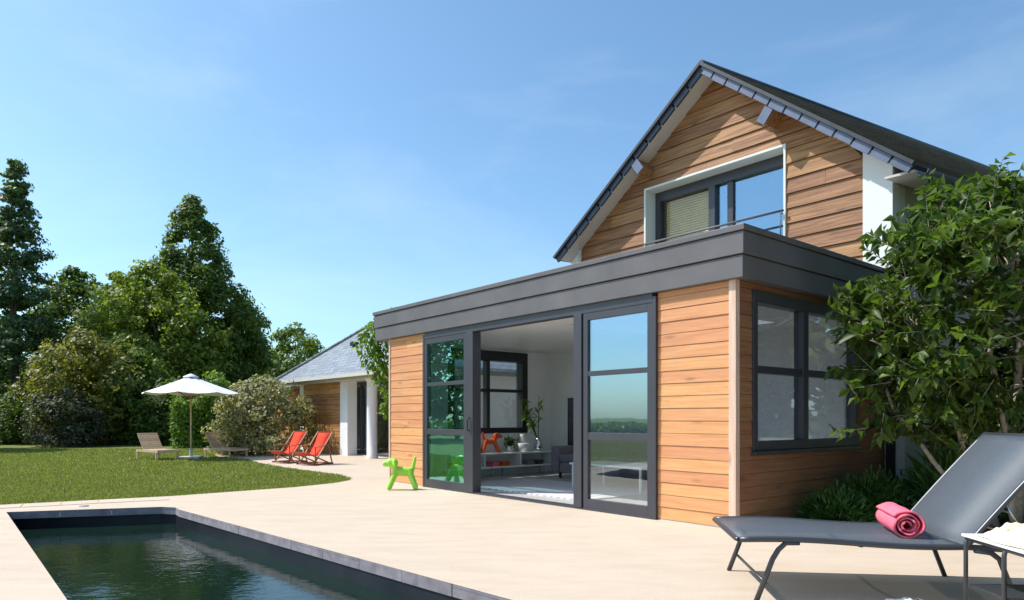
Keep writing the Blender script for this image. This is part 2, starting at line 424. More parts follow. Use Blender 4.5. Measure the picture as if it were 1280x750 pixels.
wo = wm.build('pool_water', M['water']); structure(wo, 'dark rippled water in the swimming pool', 'water')
if wo.data.polygons[0].normal.z < 0: wo.data.flip_normals()
# skimmer lid on the far strip
sk = MB(); sk.lathe([(.0,.008),(.055,.008),(.06,.0)], 20)
tag(sk.build('skimmer_lid', M['coping'], loc=(-5.55,8.98,.002)), 'small round grey skimmer lid in the paving beyond the pool', 'lid')

def inside(x, y, poly):
    r = False; j = len(poly)-1
    for i in range(len(poly)):
        (xi,yi),(xj,yj) = poly[i], poly[j]
        if (yi > y) != (yj > y) and x < (xj-xi)*(y-yi)/(yj-yi)+xi: r = not r
        j = i
    return r
# grass blades, thinner with distance
rng = np.random.default_rng(3)
vs = []; fs = []
cnt = 0
while cnt < 90000:
    y = 1/rng.uniform(1/26., 1/7.5); x = rng.uniform(-.80,-.20)*y
    if inside(x+rng.normal(0,.035), y+rng.normal(0,.035), DECK) or inside(x, y, POOL): continue
    h = rng.uniform(.018,.042)*(1+.03*y*.5); t = rng.uniform(0, 6.283); wd = .006+.0006*y
    dx, dy = math.cos(t)*wd, math.sin(t)*wd; lx, ly = rng.normal(0,.018,2)
    o = len(vs); vs += [(x-dx,y-dy,-.022),(x+dx,y+dy,-.022),(x+lx,y+ly,-.022+h)]; fs.append((o,o+1,o+2)); cnt += 1
me = bpy.data.meshes.new('grass'); me.from_pydata(vs, [], fs); me.materials.append(M['blade'])
go = bpy.data.objects.new('grass', me); COL.objects.link(go)
tag(go, 'short green grass blades of the lawn', 'grass', kind='stuff')

# ------------------------------------------------------------------ garden room (extension)
CX, CY = 2.271, 7.038
ANG = math.atan2(-.7707, .6372)
U = Vector((.6372,-.7707,0)); V = Vector((.7707,.6372,0))
def hw(x, y, z=0): return Vector((CX,CY,0)) + U*x + V*y + Vector((0,0,z))    # house frame -> world

def boards(m, a0, a1, z0, z1, pitch, place, thick=.022, holes=(), gap=.005, lim=None, jl=3.2, lap=.006):
    """horizontal boards; place(a, depth, z) -> vertex; holes are (a0,a1,z0,z1); lim(z)->(amin,amax)"""
    z = z0
    while z < z1-.02:
        zt = min(z+pitch, z1); cuts = sorted({z, zt, *[h[i] for h in holes for i in (2,3) if z < h[i] < zt]})
        for za, zb in zip(cuts, cuts[1:]):
            if zb-za < .012: continue
            segs = [(a0, a1)]
            for h in holes:
                if h[2] < zb-1e-4 and h[3] > za+1e-4:
                    ns = []
                    for s, e in segs:
                        if h[1] <= s or h[0] >= e: ns.append((s, e)); continue
                        if h[0] > s: ns.append((s, h[0]))
                        if h[1] < e: ns.append((h[1], e))
                    segs = ns
            for s, e in segs:
                js = [s]; p = s + random.uniform(.5, jl)
                while p < e-.5: js.append(p); p += random.uniform(.6*jl, 1.3*jl)
                js.append(e)
                for q0, q1 in zip(js, js[1:]):
                    lo, hi = za+gap/2 if za == z else za, zb-gap/2 if zb == zt else zb
                    if lim:
                        l0, l1 = lim(lo), lim(hi)
                        A0, A1 = max(q0, l0[0]), min(q1, l0[1]); B0, B1 = max(q0, l1[0]), min(q1, l1[1])
                        if A1-A0 < .02: continue
                        if B1-B0 < .01: B0 = B1 = max(min((B0+B1)/2, A1), A0)+.0
                        if B1 < B0: continue
                    else: A0, A1, B0, B1 = q0, q1, q0, q1
                    g = .0015 if q1 < e or q0 > s else 0
                    dd = random.uniform(-.0025,.0025); bt = thick+dd; tp = thick-lap+dd
                    m.add([place(A0+g,0,lo),place(A1-g,0,lo),place(A1-g,bt,lo),place(A0+g,bt,lo),
                           place(B0+g,0,hi),place(B1-g,0,hi),place(B1-g,tp,hi),place(B0+g,tp,hi)],
                          [(0,1,2,3),(7,6,5,4),(3,2,6,7),(1,0,4,5),(2,1,5,6),(0,3,7,4)])
        z = zt

gr = thing('garden_room', 'flat roofed timber clad garden room with dark fascia and wide open glazed doors', 'extension', (CX,CY,0), ANG)
XL = -7.015; DEP = 3.75; ZC = 2.50
DX0, DX1 = -5.86, -.99                                  # door opening
# solid walls behind the boards
m = MB()
m.box(XL+.03,DX0-.002,.024,.16,0,2.55); m.box(DX1+.002,-.03,.024,.16,0,2.55)
wx0, wx1 = 1.15, 3.12                                    # window in the left end wall
m.box(XL+.03,XL+.16,.16,wx0,0,2.55); m.box(XL+.03,XL+.16,wx1,DEP,0,2.55); m.box(XL+.03,XL+.16,wx0,wx1,0,.84); m.box(XL+.03,XL+.16,wx0,wx1,2.47,2.55)
SW0, SW1, SZ0, SZ1 = .31, 2.72, .80, 2.49                # window in the right side wall
m.box(-.16,-.03,.16,SW0,0,2.55); m.box(-.16,-.03,SW1,DEP,0,2.55); m.box(-.16,-.03,SW0,SW1,0,SZ0); m.box(-.16,-.03,SW0,SW1,SZ1,2.55)
m.box(XL+.03,-.03,DEP,DEP+.12,0,2.55)
m.build('inner_wall', M['plaster'], gr)
m = MB(); m.box(XL+.16,-.16,.0,DEP,.0,.012); m.build('floor', M['floor'], gr)
SKY = (-3.3,-1.2,.75,2.95)                                 # rooflight put in out of sight to brighten the room
def plate(m, x0, x1, y0, y1, z0, z1, h=SKY):
    m.prism([(x0,y0,z0),(x1,y0,z0),(x1,y1,z0),(h[1],y1,z0),(h[1],h[2],z0),(h[0],h[2],z0),(h[0],y1,z0),(x0,y1,z0)], (0,0,z1-z0)); m.box(h[0],h[1],h[3],y1-.001,z0,z1-.001)
m = MB(); plate(m, XL+.16,-.16,.16,DEP,ZC,ZC+.04); m.build('ceiling', M['ceiling'], gr)
m = MB()
for sx in (-5.4,-3.9,-2.4): m.lathe([(0,-.004),(.045,-.004),(.05,0)], 14, (sx,1.6,ZC))
m.build('ceiling_spot', M['lamp'], gr)
m = MB()
boards(m, XL, DX0, .015, 2.555, .1375, lambda a, d, z: (a, .024-d, z), jl=4)
boards(m, DX1, -.075, .015, 2.555, .1375, lambda a, d, z: (a, .024-d, z), jl=4)
m.build('front_cladding', M['larch'], gr)
m = MB()
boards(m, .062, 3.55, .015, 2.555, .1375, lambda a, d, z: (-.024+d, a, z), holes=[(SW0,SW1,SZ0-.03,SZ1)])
m.build('side_cladding', M['larch_shade_tone'], gr)
m = MB(); boards(m, .05, DEP+.12, .015, 2.555, .1375, lambda a, d, z: (XL+.024-d, a, z), holes=[(wx0,wx1,.84,2.47)]); m.build('end_cladding', M['larch_shade_tone'], gr)
m = MB(); m.box(-.072,.012,-.012,.058,.0,2.556); m.build('corner_post', M['larch_post_lit'], gr, .004)
m = MB(); m.box(XL-.012,XL+.03,-.012,.045,.0,2.556); m.build('corner_trim', M['larch_post_lit'], gr, .004)
# roof and fascia
x0, x1, y0, y1 = XL-.40, .125, -.07, DEP+.2
f = MB()
plate(f,x0,x1,y0,y1,2.556,2.778); f.build('lower_fascia', M['zinc'], gr, .004)
f = MB(); plate(f,x0-.018,x1+.018,y0-.018,y1,2.788,3.010); f.build('upper_fascia', M['zinc'], gr, .004)
f = MB(); plate(f,x0-.04,x1+.036,y0-.036,y1,3.018,3.077); f.build('roof_cap', M['zinc'], gr, .005)
f = MB(); plate(f,x0+.02,x1-.02,y0+.02,y1-.02,2.77,3.03,(SKY[0]-.01,SKY[1]+.01,SKY[2]-.01,SKY[3]+.01)); f.build('roof_deck', M['black_gap'], gr)
f = MB(); hx0, hx1, hy0, hy1 = SKY
f.box(hx0+.001,hx0+.03,hy0+.001,hy1-.001,2.50,3.12); f.box(hx1-.03,hx1-.001,hy0+.001,hy1-.001,2.50,3.12); f.box(hx0+.03,hx1-.03,hy0+.001,hy0+.03,2.50,3.12); f.box(hx0+.03,hx1-.03,hy1-.03,hy1-.001,2.50,3.12)
rl0 = f.build('added_rooflight', M['white_paint'], gr)
f = MB(); f.box(hx0+.02,hx1-.02,hy0+.02,hy1-.02,3.09,3.10); f.build('pane', M['glass_side'], rl0)

# front doors: outer frame, two leaves with three panes each
dr = MB()
dr.box(DX0,DX0+.05,-.035,.10,0,2.52); dr.box(DX1-.05,DX1,-.035,.10,0,2.52); dr.box(DX0+.05,DX1-.05,-.035,.10,2.45,2.556); dr.box(DX0+.05,DX1-.05,-.035,.12,0,.022)
door = dr.build('door_frame', M['anthracite'], gr, .003)
def leaf(xa, xb, gmats, jamb):
    f = MB()
    f.box(xa,xa+.075,-.03,.03,.022,2.45); f.box(xb-.075,xb,-.03,.03,.022,2.45)
    f.box(xa+.075,xb-.075,-.03,.03,2.36,2.45); f.box(xa+.075,xb-.075,-.03,.03,.022,.14)
    f.box(xa+.075,xb-.075,-.026,.026,.875,.965); f.box(xa+.075,xb-.075,-.026,.026,1.665,1.725)
    # the sliding leaf parked behind shows its edge stile
    j0, j1 = jamb
    f.box(j0,j1,-.045,.11,.022,2.45)
    o = f.build('door_leaf', M['anthracite'], gr, .003)
    for (za, zb), gm in zip(((.14,.875),(.965,1.665),(1.725,2.36)), gmats):
        p = MB(); p.box(xa+.06,xb-.06,-.005,.005,za-.01,zb+.01); p.build('pane', gm, o)
    return o
leaf(-5.81,-4.62,(M['glass_teal'],)*3,(-4.60,-4.44))
rl = leaf(-2.13,-1.04,(M['glass'],M['glass_sky'],M['glass_sky']),(-2.29,-2.15))
hd = MB(); hd.tube([(-4.52,-.05,.95),(-4.52,-.085,.96),(-4.52,-.085,1.14),(-4.52,-.05,1.15)], .010, 8); hd.build('handle', M['black'], door)

# side window
f = MB()
X0, X1 = -.10, .018
f.box(X0,X1,SW0,SW0+.08,SZ0,SZ1); f.box(X0,X1,SW1-.08,SW1,SZ0,SZ1)
f.box(X0,X1,SW0+.08,SW1-.08,SZ1-.13,SZ1); f.box(X0,X1,SW0+.08,SW1-.08,SZ0,SZ0+.10)
mid = 1.40
f.box(X0,X1,mid-.06,mid+.06,SZ0+.10,SZ1-.13)
f.box(X0+.02,X1-.012,SW0+.08,mid-.06,1.62,1.70); f.box(X0+.02,X1-.012,mid+.06,SW1-.08,1.62,1.70)
sw = f.build('window_frame', M['anthracite'], gr, .004)
f = MB()
f.box(-.06,.052,SW0-.02,SW1+.02,SZ0-.045,SZ0-.003); f.build('sill', M['anthracite'], sw, .004)
for ya, yb in ((SW0+.08,mid-.06),(mid+.06,SW1-.08)):
    for za, zb in ((SZ0+.10,1.62),(1.70,SZ1-.13)):
        p = MB(); p.box(-.045,-.037,ya-.01,yb+.01,za-.01,zb+.01); p.build('pane', M['glass_side'], sw)
# end window (seen across the room)
f = MB(); xa, xb = XL-.01, XL+.19
f.box(xa,xb,wx0,wx0+.14,.84,2.47); f.box(xa,xb,wx1-.14,wx1,.84,2.47); f.box(xa,xb,wx0+.14,wx1-.14,2.28,2.47); f.box(xa,xb,wx0+.14,wx1-.14,.84,.95)
f.box(xa+.04,xb-.03,wx0+.14,wx1-.14,1.66,1.72); f.box(xa+.04,xb-.03,2.08,2.16,.95,2.28)
ew = f.build('window_frame', M['black'], gr, .004)
for ya, yb in ((wx0+.14,2.08),(2.16,wx1-.14)):
    for za, zb in ((.95,1.66),(1.72,2.28)):
        p = MB(); p.box(XL+.07,XL+.078,ya-.01,yb+.01,za-.01,zb+.01); p.build('pane', M['glass'], ew)

# ------------------------------------------------------------------ main house
G = 3.2; OV = .35
mh = thing('main_house', 'tall house with steep dark slate roof and timber clad gable above the garden room', 'house', (CX,CY,0), ANG)
AX, AZ = -2.42, 6.62                                      # ridge
EL, ER = -5.72, .62; EZL, EZR = 4.20, 4.22                # eaves (x, z of the roof edge line)
W2 = Vector((.149,.989,0)).normalized()                   # the house runs back at a slight skew
sl = (AZ-EZL)/(AX-EL); sr = (AZ-EZR)/(ER-AX)
TH = .10                                                   # roof thickness
def zl(x): return EZL + (x-EL)*sl
def zr(x): return AZ - (x-AX)*sr
def roof_z(x): return min(zl(x), zr(x))
GX0, GX1 = -5.33, -.12                                     # boards between the two piers
UW = (-3.80,-1.20,3.10,5.10)                               # window with its surround
DZ = .14                                                   # soffit sits this far under the slates
def lim(z):
    z = z + DZ
    return (EL + (z-EZL)/sl if z > EZL else EL, AX + (AZ-z)/sr)
m = MB()
boards(m, GX0, GX1, 3.079, AZ-DZ-.02, .215, lambda a, d, z: (a, G-d, z), .036, [UW], .008, lim, 4.5, .020)
m.build('gable_cladding', M['gable_wood'], mh)
def gable_poly(x0, x1, z0, y, off=0):
    pts = [(x0,y,z0),(x1,y,z0),(x1,y,roof_z(x1)-DZ-off)]
    if x0 < AX < x1: pts.append((AX,y,AZ-DZ-off))
    pts.append((x0,y,roof_z(x0)-DZ-off)); return pts
m = MB()                                                   # wall behind the boards, pierced by the window
for xa, xb, za in ((GX0,UW[0]+.02,3.079),(UW[1]-.02,GX1,3.079),(UW[0]+.02,UW[1]-.02,UW[3]-.02)):
    m.prism(gable_poly(xa, xb, za, G+.002), (0,.2,0))
m.build('gable_wall', M['gable_back'], mh)
m = MB()
PR = .25
m.prism(gable_poly(GX1, PR, 3.079, G-.04), (0,.4,0))
m.build('pier', M['render_white'], mh)
m = MB(); m.prism(gable_poly(-5.60, GX0, 3.079, G-.03), (0,.4,0)); m.build('pier', M['render_white'], mh)
m = MB()
LEN = 9.0
s0 = Vector((PR-.005,G+.36,0)); s1 = s0 + W2*LEN; top = roof_z(PR)-DZ-.02
m.prism([s0, s0+Vector((-.2,0,0)), s1+Vector((-.2,0,0)), s1], (0,0,top))
m.build('side_wall', M['render_grey'], mh)
m = MB(); l0 = Vector((-5.595,G+.37,3.079)); l1 = l0 + W2*LEN
m.prism([l0, l0+Vector((.2,0,0)), l1+Vector((.2,0,0)), l1], (0,0,roof_z(-5.6)-DZ-.02-3.079))
b0 = Vector((-5.39,G+.2,0)) + W2*(LEN-.3); b1 = Vector((PR-.22,G+.2,0)) + W2*(LEN-.3)
m.prism([b0, b1, b1+Vector((0,.2,0)), b0+Vector((0,.2,0))], (0,0,4.1)); 
m.build('rear_wall', M['render_white'], mh)
# beige trims beside the left pier
m = MB(); m.box(GX0-.05,GX0+.02,G-.075,G-.032,3.079,roof_z(GX0)-DZ-.02); m.build('pier_trim', M['soffit'], mh, .004)
# roof slopes in courses of slate
yf = G-OV
def slope(name, xa, za, xb, zb, side):
    # xa,za at the eave; xb,zb at the ridge
    A = Vector((xa,yf,za)); B = Vector((xb,yf,zb)); D = B-A; n = D.length
    nrm = Vector((-D.z,0,D.x)) if D.x > 0 else Vector((D.z,0,-D.x)); nrm.normalize()
    if nrm.z < 0: nrm = -nrm
    rows = 22; vs = []; fs = []
    for i in range(rows):
        p = A + D*(i/rows); q = A + D*min(1., (i+1.25)/rows)
        a = p + nrm*.030; b = q + nrm*.004
        lo = p - nrm*.012
        e = W2*LEN; o = len(vs)
        vs += [lo, a, b, q - nrm*.012, lo+e, a+e, b+e, q-nrm*.012+e]
        fs += [(o,o+1,o+2,o+3),(o+4,o+7,o+6,o+5),(o,o+4,o+5,o+1),(o+1,o+5,o+6,o+2),(o+2,o+6,o+7,o+3),(o+3,o+7,o+4,o)]
    return frame_obj(name, vs, fs, M['slate'], mh, A, W2, D)
rr = slope('roof', ER, EZR, AX, AZ, 1); rl_ = slope('roof', EL, EZL, AX, AZ, -1)
rc = MB(); rc.tube([Vector((AX,yf-.01,AZ+.01)), Vector((AX,yf,AZ+.01))+W2*LEN], .055, 8); rc.build('ridge_cap', M['slate_edge'], mh)
# roof boarding: soffit under the overhang
def slab(xa, za, xb, zb, d0, d1, y0, y1, m):
    A = Vector((xa,0,za)); B = Vector((xb,0,zb)); n = Vector((-(B-A).z,0,(B-A).x)).normalized()
    if n.z < 0: n = -n
    poly = [A-n*d0, B-n*d0, B-n*d1, A-n*d1]
    m.prism([p+Vector((0,y0,0)) for p in poly], (0,y1-y0,0))
m = MB(); slab(EL+.05,EZL+.05*sl,AX-.05,AZ-.05*sl,.06,.112,yf+.045,G+.001,m); slab(ER-.05,EZR+.05*sr,AX+.05,AZ-.05*sr,.06,.112,yf+.045,G+.001,m)
m.build('soffit', M['soffit'], mh)
m = MB(); A = []
for (xa,za,xb,zb) in ((EL,EZL,AX,AZ),(ER,EZR,AX,AZ)):
    a = Vector((xa,yf+.05,za)); b = Vector((xb,yf+.05,zb)); n = Vector((-(b-a).z,0,(b-a).x)).normalized()
    if n.z < 0: n = -n
    poly = [a-n*.015, b-n*.015, b-n*.06, a-n*.06]
    m.prism(poly, W2*(LEN-.06))
m.build('roof_boarding', M['slate_edge'], mh)
# verge of blue slate pieces along both rakes
def verge(xa, za, xb, zb, cnt, mat, dep):
    m = MB(); A = Vector((xa,yf,za)); B = Vector((xb,yf,zb)); n = Vector((-(B-A).z,0,(B-A).x)).normalized()
    if n.z < 0: n = -n
    for i in range(cnt):
        p = A+(B-A)*(i/cnt+.002); q = A+(B-A)*((i+1)/cnt-.006)
        j = random.uniform(-.010,.010)
        m.prism([p-n*.02, q-n*.02, q-n*(dep+j), p-n*(dep+j)], (0,.04,0))
    return m.build('verge', mat, mh, .002)
verge(EL,EZL,AX-.01,AZ-.01*sl,12,M['verge_dark'],.12); verge(ER,EZR,AX+.01,AZ-.01*sr,13,M['verge'],.118)
# dark slate ends on top of the verge
m = MB()
for (xa,za,xb,zb) in ((EL,EZL,AX,AZ),(ER,EZR,AX,AZ)):
    a = Vector((xa,yf-.045,za)); b = Vector((xb,yf-.045,zb)); n = Vector((-(b-a).z,0,(b-a).x)).normalized()
    if n.z < 0: n = -n
    m.prism([a+n*.028, b+n*.028, b-n*.018, a-n*.018], (0,.09,0))
m.build('verge_slate', M['slate_edge'], mh)
# purlin ends carrying the overhang
for px in (-3.75,-1.28):
    z = roof_z(px)-.17; s = 1 if px < AX else -1
    t = math.atan(sl if px < AX else sr)*s
    m = MB(); ca, sa = math.cos(t), math.sin(t)
    poly = [(px+ca*dx-sa*dz, yf+.01, z+sa*dx+ca*dz) for dx, dz in ((-.065,-.20),(.065,-.20),(.065,.0),(-.065,.0))]
    m.prism(poly, (0,G-yf,0)); o = m.build('purlin', M['gable_wood'], mh)
    m = MB(); poly = [(px+ca*dx-sa*dz, yf-.012, z+sa*dx+ca*dz) for dx, dz in ((-.075,-.22),(.075,-.22),(.075,.0),(-.075,.0))]
    m.prism(poly, (0,.02,0)); m.build('purlin_cap', M['verge'], o)
# window with deep pale surround
x0, x1, z0, z1 = UW; ya, yb = G-.045, G+.34; t = .035
m = MB(); m.box(x0,x0+t,ya,yb,z0,z1); m.box(x1-t,x1,ya,yb,z0,z1); m.box(x0+t,x1-t,ya,yb,z1-t,z1)
ws = m.build('window_surround', M['surround'], mh, .003)
m = MB(); fx0, fx1, fz1 = x0+t, x1-t, z1-t; y = yb-.12
m.box(fx0,fx0+.10,y,yb,z0,fz1); m.box(fx1-.10,fx1,y,yb,z0,fz1); m.box(fx0+.10,fx1-.10,y,yb,fz1-.16,fz1); m.box(fx0+.10,fx1-.10,y,yb,z0,z0+.1)
mx = -2.62; m.box(mx-.06,mx+.06,y,yb,z0+.1,fz1-.16)
mx2 = -2.30; m.box(mx2-.05,mx2+.05,y+.03,yb,z0+.1,fz1-.16)
wf = m.build('window_frame', M['anthracite'], ws, .003)
for xa, xb in ((fx0+.10,mx-.06),(mx+.06,mx2-.05),(mx2+.05,fx1-.10)):
    p = MB(); p.box(xa-.01,xb+.01,yb-.05,yb-.042,z0+.09,fz1-.15); p.build('pane', M['glass_sky'] if xa > -2.7 else M['glass_low'], ws)
m = MB(); z = z0+.12; k = 0
while z < fz1-.17:
    m.add([(fx0+.16,yb-.01,z),(mx-.07,yb-.01,z),(mx-.07,yb+.008,z+.040),(fx0+.16,yb+.008,z+.040),(fx0+.16,yb-.013,z+.002),(mx-.07,yb-.013,z+.002),(mx-.07,yb+.005,z+.042),(fx0+.16,yb+.005,z+.042)],
          [(0,3,2,1),(4,5,6,7),(0,1,5,4),(1,2,6,5),(2,3,7,6),(3,0,4,7)]); z += .042
m.build('blind', M['blind'], ws)
m = MB(); m.box(x0-.3,x1+.3,yb+1.4,yb+1.5,2.9,5.3); m.build('room_partition', M['plaster'], mh)
m = MB(); m.tube([(x0+.02,G-.09,4.13),(x1-.01,G-.09,4.13)], .018, 10); m.tube([(x0+.02,G-.09,3.72),(x1-.01,G-.09,3.72)], .008, 8)
for xx in (x0+.06, x1-.05): m.tube([(xx,G-.09,3.70),(xx,G-.09,4.10),(xx,G-.03,4.10)], .010, 8)
m.build('handrail', M['zinc'], mh)
# gutter and downpipe on the right eave
m = MB(); g0 = Vector((ER+.05,yf+.12,EZR-.06)); g1 = g0+W2*(LEN-.2)
prof = [(math.cos(a)*.065, math.sin(a)*.065) for a in [math.pi + math.pi*k/8 for k in range(9)]]
vs = []; 
for p in (g0, g1):
    vs += [p+Vector((c,0,s)) for c, s in prof] + [p+Vector((c*.9,0,s*.9)) for c, s in prof[::-1]]
nn = len(prof)*2
m.add(vs, [(i,(i+1) % nn, nn+(i+1) % nn, nn+i) for i in range(nn)] + [tuple(range(nn))[::-1], tuple(range(nn,2*nn))])
gt = m.build('gutter', M['verge'], mh)
m = MB(); m.tube([(ER+.05,yf+.45,EZR-.10),(ER+.04,yf+.5,EZR-.22),(ER-.05,yf+.62,EZR-.36),(PR+.10,yf+.78,EZR-.50),(PR+.07,yf+.80,EZR-.68),(PR+.06,yf+.72,3.2),(.10,yf+.66,2.9),(.085,yf+.66,.05)], .055, 10)
m.build('downpipe', M['navy'], gt)
m = MB(); 
m.prism([(ER-.02,yf+.06,EZR-.05),(PR+.005,yf+.06,EZR-.05),(PR+.005,yf+.06,EZR-.08),(ER-.02,yf+.06,EZR-.08)], W2*(LEN-.2)); m.build('eave_board', M['soffit'], mh)

# ------------------------------------------------------------------ things in the room
def in_house(name, label, cat, x, y, z=0, rz=0, group=None):
    return thing(name, label, cat, hw(x, y, z), ANG+rz, group)
rug = MB(); rug.box(-1.5,1.5,-.85,.85,0,.018)
o = rug.build('rug', M['rug'], loc=hw(-4.15,1.35,.0135), rot=(0,0,ANG)); tag(o, 'pale wavy patterned rug on the garden room floor', 'rug')
# low shelf along the end wall
t = in_house('low_shelf', 'long low white open shelf standing along the end wall of the garden room', 'shelf', -6.62, 2.15, .012)
m = MB(); m.box(-.2,.2,-1.35,1.35,.43,.46); m.build('top', M['white_paint'], t, .003)
m = MB(); m.box(-.2,.2,-1.35,1.35,.17,.20); m.build('bottom_board', M['white_paint'], t, .003)
for yy in (-1.35,-.46,.43,1.32):
    m = MB(); m.box(-.197,.197,yy,yy+.03,.2005,.4295); m.build('divider', M['white_paint'], t)
for yy in (-1.25,0,1.25):
    for xx in (-.15,.15):
        m = MB(); m.box(xx-.012,xx+.012,yy-.012,yy+.012,0,.17); m.build('leg', M['chrome'], t)
for i, (yy, c) in enumerate(((-1.0,'coral'),(-.75,'grey_cloth'),(-.15,'coral'),(.12,'orange_plastic'),(.75,'grey_cloth'),(1.0,'picture'))):
    m = MB()
    for q in range(3): m.box(-.12,.13,-.10,.10,q*.028,q*.028+.025)
    o = m.build('book_stack', M[c], loc=hw(-6.62,2.15+yy,.2125), rot=(0,0,ANG+.1*(i % 3)))
    tag(o, ['flat stack of red books at the left end of the white shelf','grey book stack beside the red books on the white shelf','red book stack below the potted plant in the white shelf',
            'orange book stack near the middle of the white shelf','grey book stack under the silver vase in the white shelf','dark book stack at the right end of the white shelf'][i], 'books', 'books in the low shelf')

def dog_mesh():
    me = bpy.data.meshes.new('dog_body'); bm = bmesh.new()
    def cap(p, q, r0, r1, n=14):
        p, q = Vector(p), Vector(q); d = q-p
        for i in range(n+1):
            f = i/n; bmesh.ops.create_icosphere(bm, subdivisions=2, radius=r0+(r1-r0)*f, matrix=Matrix.Translation(p+d*f))
    cap((-.10,0,.30),(.10,0,.29),.075,.080)                 # trunk
    for s in (-1,1):
        cap((-.12,s*.035,.28),(-.22,s*.105,.045),.052,.045)
        cap((.11,s*.035,.27),(.20,s*.105,.045),.055,.045)
    cap((-.12,0,.33),(-.155,0,.41),.05,.05,6)                # neck
    cap((-.155,0,.435),(-.20,0,.44),.083,.080,5); cap((-.20,0,.43),(-.285,0,.425),.06,.052,6)   # head and muzzle
    cap((.155,0,.33),(.195,0,.52),.034,.026)                 # tail
    for s in (-1,1): cap((-.14,s*.07,.47),(-.13,s*.095,.40),.030,.030,4)
    bm.to_mesh(me); bm.free()
    o = bpy.data.objects.new('tmp', me); COL.objects.link(o)
    r = o.modifiers.new('r','REMESH'); r.mode = 'VOXEL'; r.voxel_size = .011; r.use_smooth_shade = True
    s = o.modifiers.new('s','SMOOTH'); s.iterations = 4; s.factor = .5
    dg = bpy.context.evaluated_depsgraph_get(); ev = bpy.data.meshes.new_from_object(o.evaluated_get(dg))
    bpy.data.objects.remove(o); ev.name = 'dog_figure'; ev.polygons.foreach_set('use_smooth', [True]*len(ev.polygons)); return ev
dm = dog_mesh()
def dog(name, mat, loc, rz, sc, label):
    o = bpy.data.objects.new(name, dm); COL.objects.link(o); o.location = loc; o.rotation_euler = (0,0,rz); o.scale = (sc,)*3
    if not dm.materials: dm.materials.append(None)
    o.material_slots[0].link = 'OBJECT'; o.material_slots[0].material = mat
    return tag(o, label, 'dog figure', 'abstract plastic dog figures')
dog('dog_figure', M['green_plastic'], (-1.74,11.07,.0), R(8), .98, 'lime green plastic dog figure standing on the terrace by the doors')
dog('dog_figure', M['orange_plastic'], hw(-6.60,1.96,.472), ANG+R(62)+math.pi, .74, 'orange plastic dog figure standing on the white shelf')

def leaves(name, mat, pts, dirs, size, parent=None, wfrac=.4, loc=(0,0,0), fold=.25, jitter=.25):
    """one mesh of pointed leaves: each a folded pair of quads"""
    n = len(pts); rg = np.random.default_rng(n)
    pts = np.asarray(pts, float); d = np.asarray(dirs, float); d /= np.linalg.norm(d, axis=1)[:,None]+1e-9
    up = rg.normal(0, 1, (n,3)); up[:,2] += 1.2
    sd = np.cross(d, up); sd /= np.linalg.norm(sd, axis=1)[:,None]+1e-9
    nn = np.cross(sd, d)
    Ls = size*(1+rg.uniform(-jitter, jitter*1.3, n))[:,None]; Ws = Ls*wfrac
    a = pts; m1 = pts+d*Ls*.5; tip = pts+d*Ls - nn*Ls*.12
    l = m1+sd*Ws*.5+nn*Ws*fold - d*Ls*.06; r = m1-sd*Ws*.5+nn*Ws*fold - d*Ls*.06
    vs = np.stack([a,l,tip,r,m1], 1).reshape(-1,3)
    base = (np.arange(n)*5)[:,None]
    fs = np.concatenate([base+np.array([[0,4,1]]), base+np.array([[4,2,1]]), base+np.array([[0,3,4]]), base+np.array([[4,3,2]])])
    me = bpy.data.meshes.new(name); me.vertices.add(len(vs)); me.vertices.foreach_set('co', vs.ravel())
    me.loops.add(fs.size); me.loops.foreach_set('vertex_index', fs.ravel()); me.polygons.add(len(fs))
    me.polygons.foreach_set('loop_start', np.arange(len(fs))*3); me.update(calc_edges=True); me.validate()
    me.materials.append(mat)
    o = bpy.data.objects.new(name, me); COL.objects.link(o); o.location = loc
    if parent: o.parent = parent
    return o
# pot plant, candle, vase with bamboo on the shelf
t = in_house('potted_plant', 'small leafy plant in a white pot on the white shelf', 'plant', -6.60, 2.46, .472)
m = MB(); m.lathe([(0,0),(.06,0),(.085,.13),(.075,.13),(.07,.11),(0,.11)], 18); m.build('pot', M['white_paint'], t)
P_ = np.random.default_rng(5).normal(0,.045,(140,3)) + np.array([0,0,.17]); leaves('foliage', M['lf_shrub'], P_, np.random.default_rng(6).normal(0,1,(140,3))+np.array([0,0,.6]), .09, t, .35)
m = MB(); m.lathe([(0,0),(.11,0),(.11,.16),(.10,.165),(.0,.165)], 20); o = m.build('storage_jar', M['white_paint'], loc=hw(-6.60,2.80,.472)); tag(o, 'squat white jar between the plant and the silver vase', 'jar')
m = MB(); m.lathe([(0,0),(.065,0),(.065,.34),(.055,.345),(.0,.345)], 20); o = m.build('cylinder_vase', M['white_paint'], loc=hw(-6.74,2.90,.472)); tag(o, 'tall plain white cylinder vase at the back of the shelf', 'vase')
t = in_house('silver_vase', 'round silver vase with tall bamboo stems at the right end of the shelf', 'vase', -6.55, 3.16, .472)
m = MB(); m.lathe([(0,0),(.05,0),(.09,.07),(.085,.14),(.04,.22),(.05,.26),(.04,.25)], 20); m.build('vessel', M['chrome'], t)
m = MB(); st = []
for k in range(4):
    a = random.uniform(-.15,.15); b = random.uniform(-.35,.05); h = random.uniform(.55,.95)
    m.tube([(0,0,.2),(a*.5,b*.5,.2+h*.5),(a,b,.2+h)], .009, 6); st += [(a*f,b*f,.2+h*f) for f in np.linspace(.4,1,14)]
m.build('stem', M['lf_vine'], t)
leaves('foliage', M['lf_vine'], st, np.random.default_rng(2).normal(0,1,(len(st),3))+np.array([0,0,.3]), .18, t, .22)
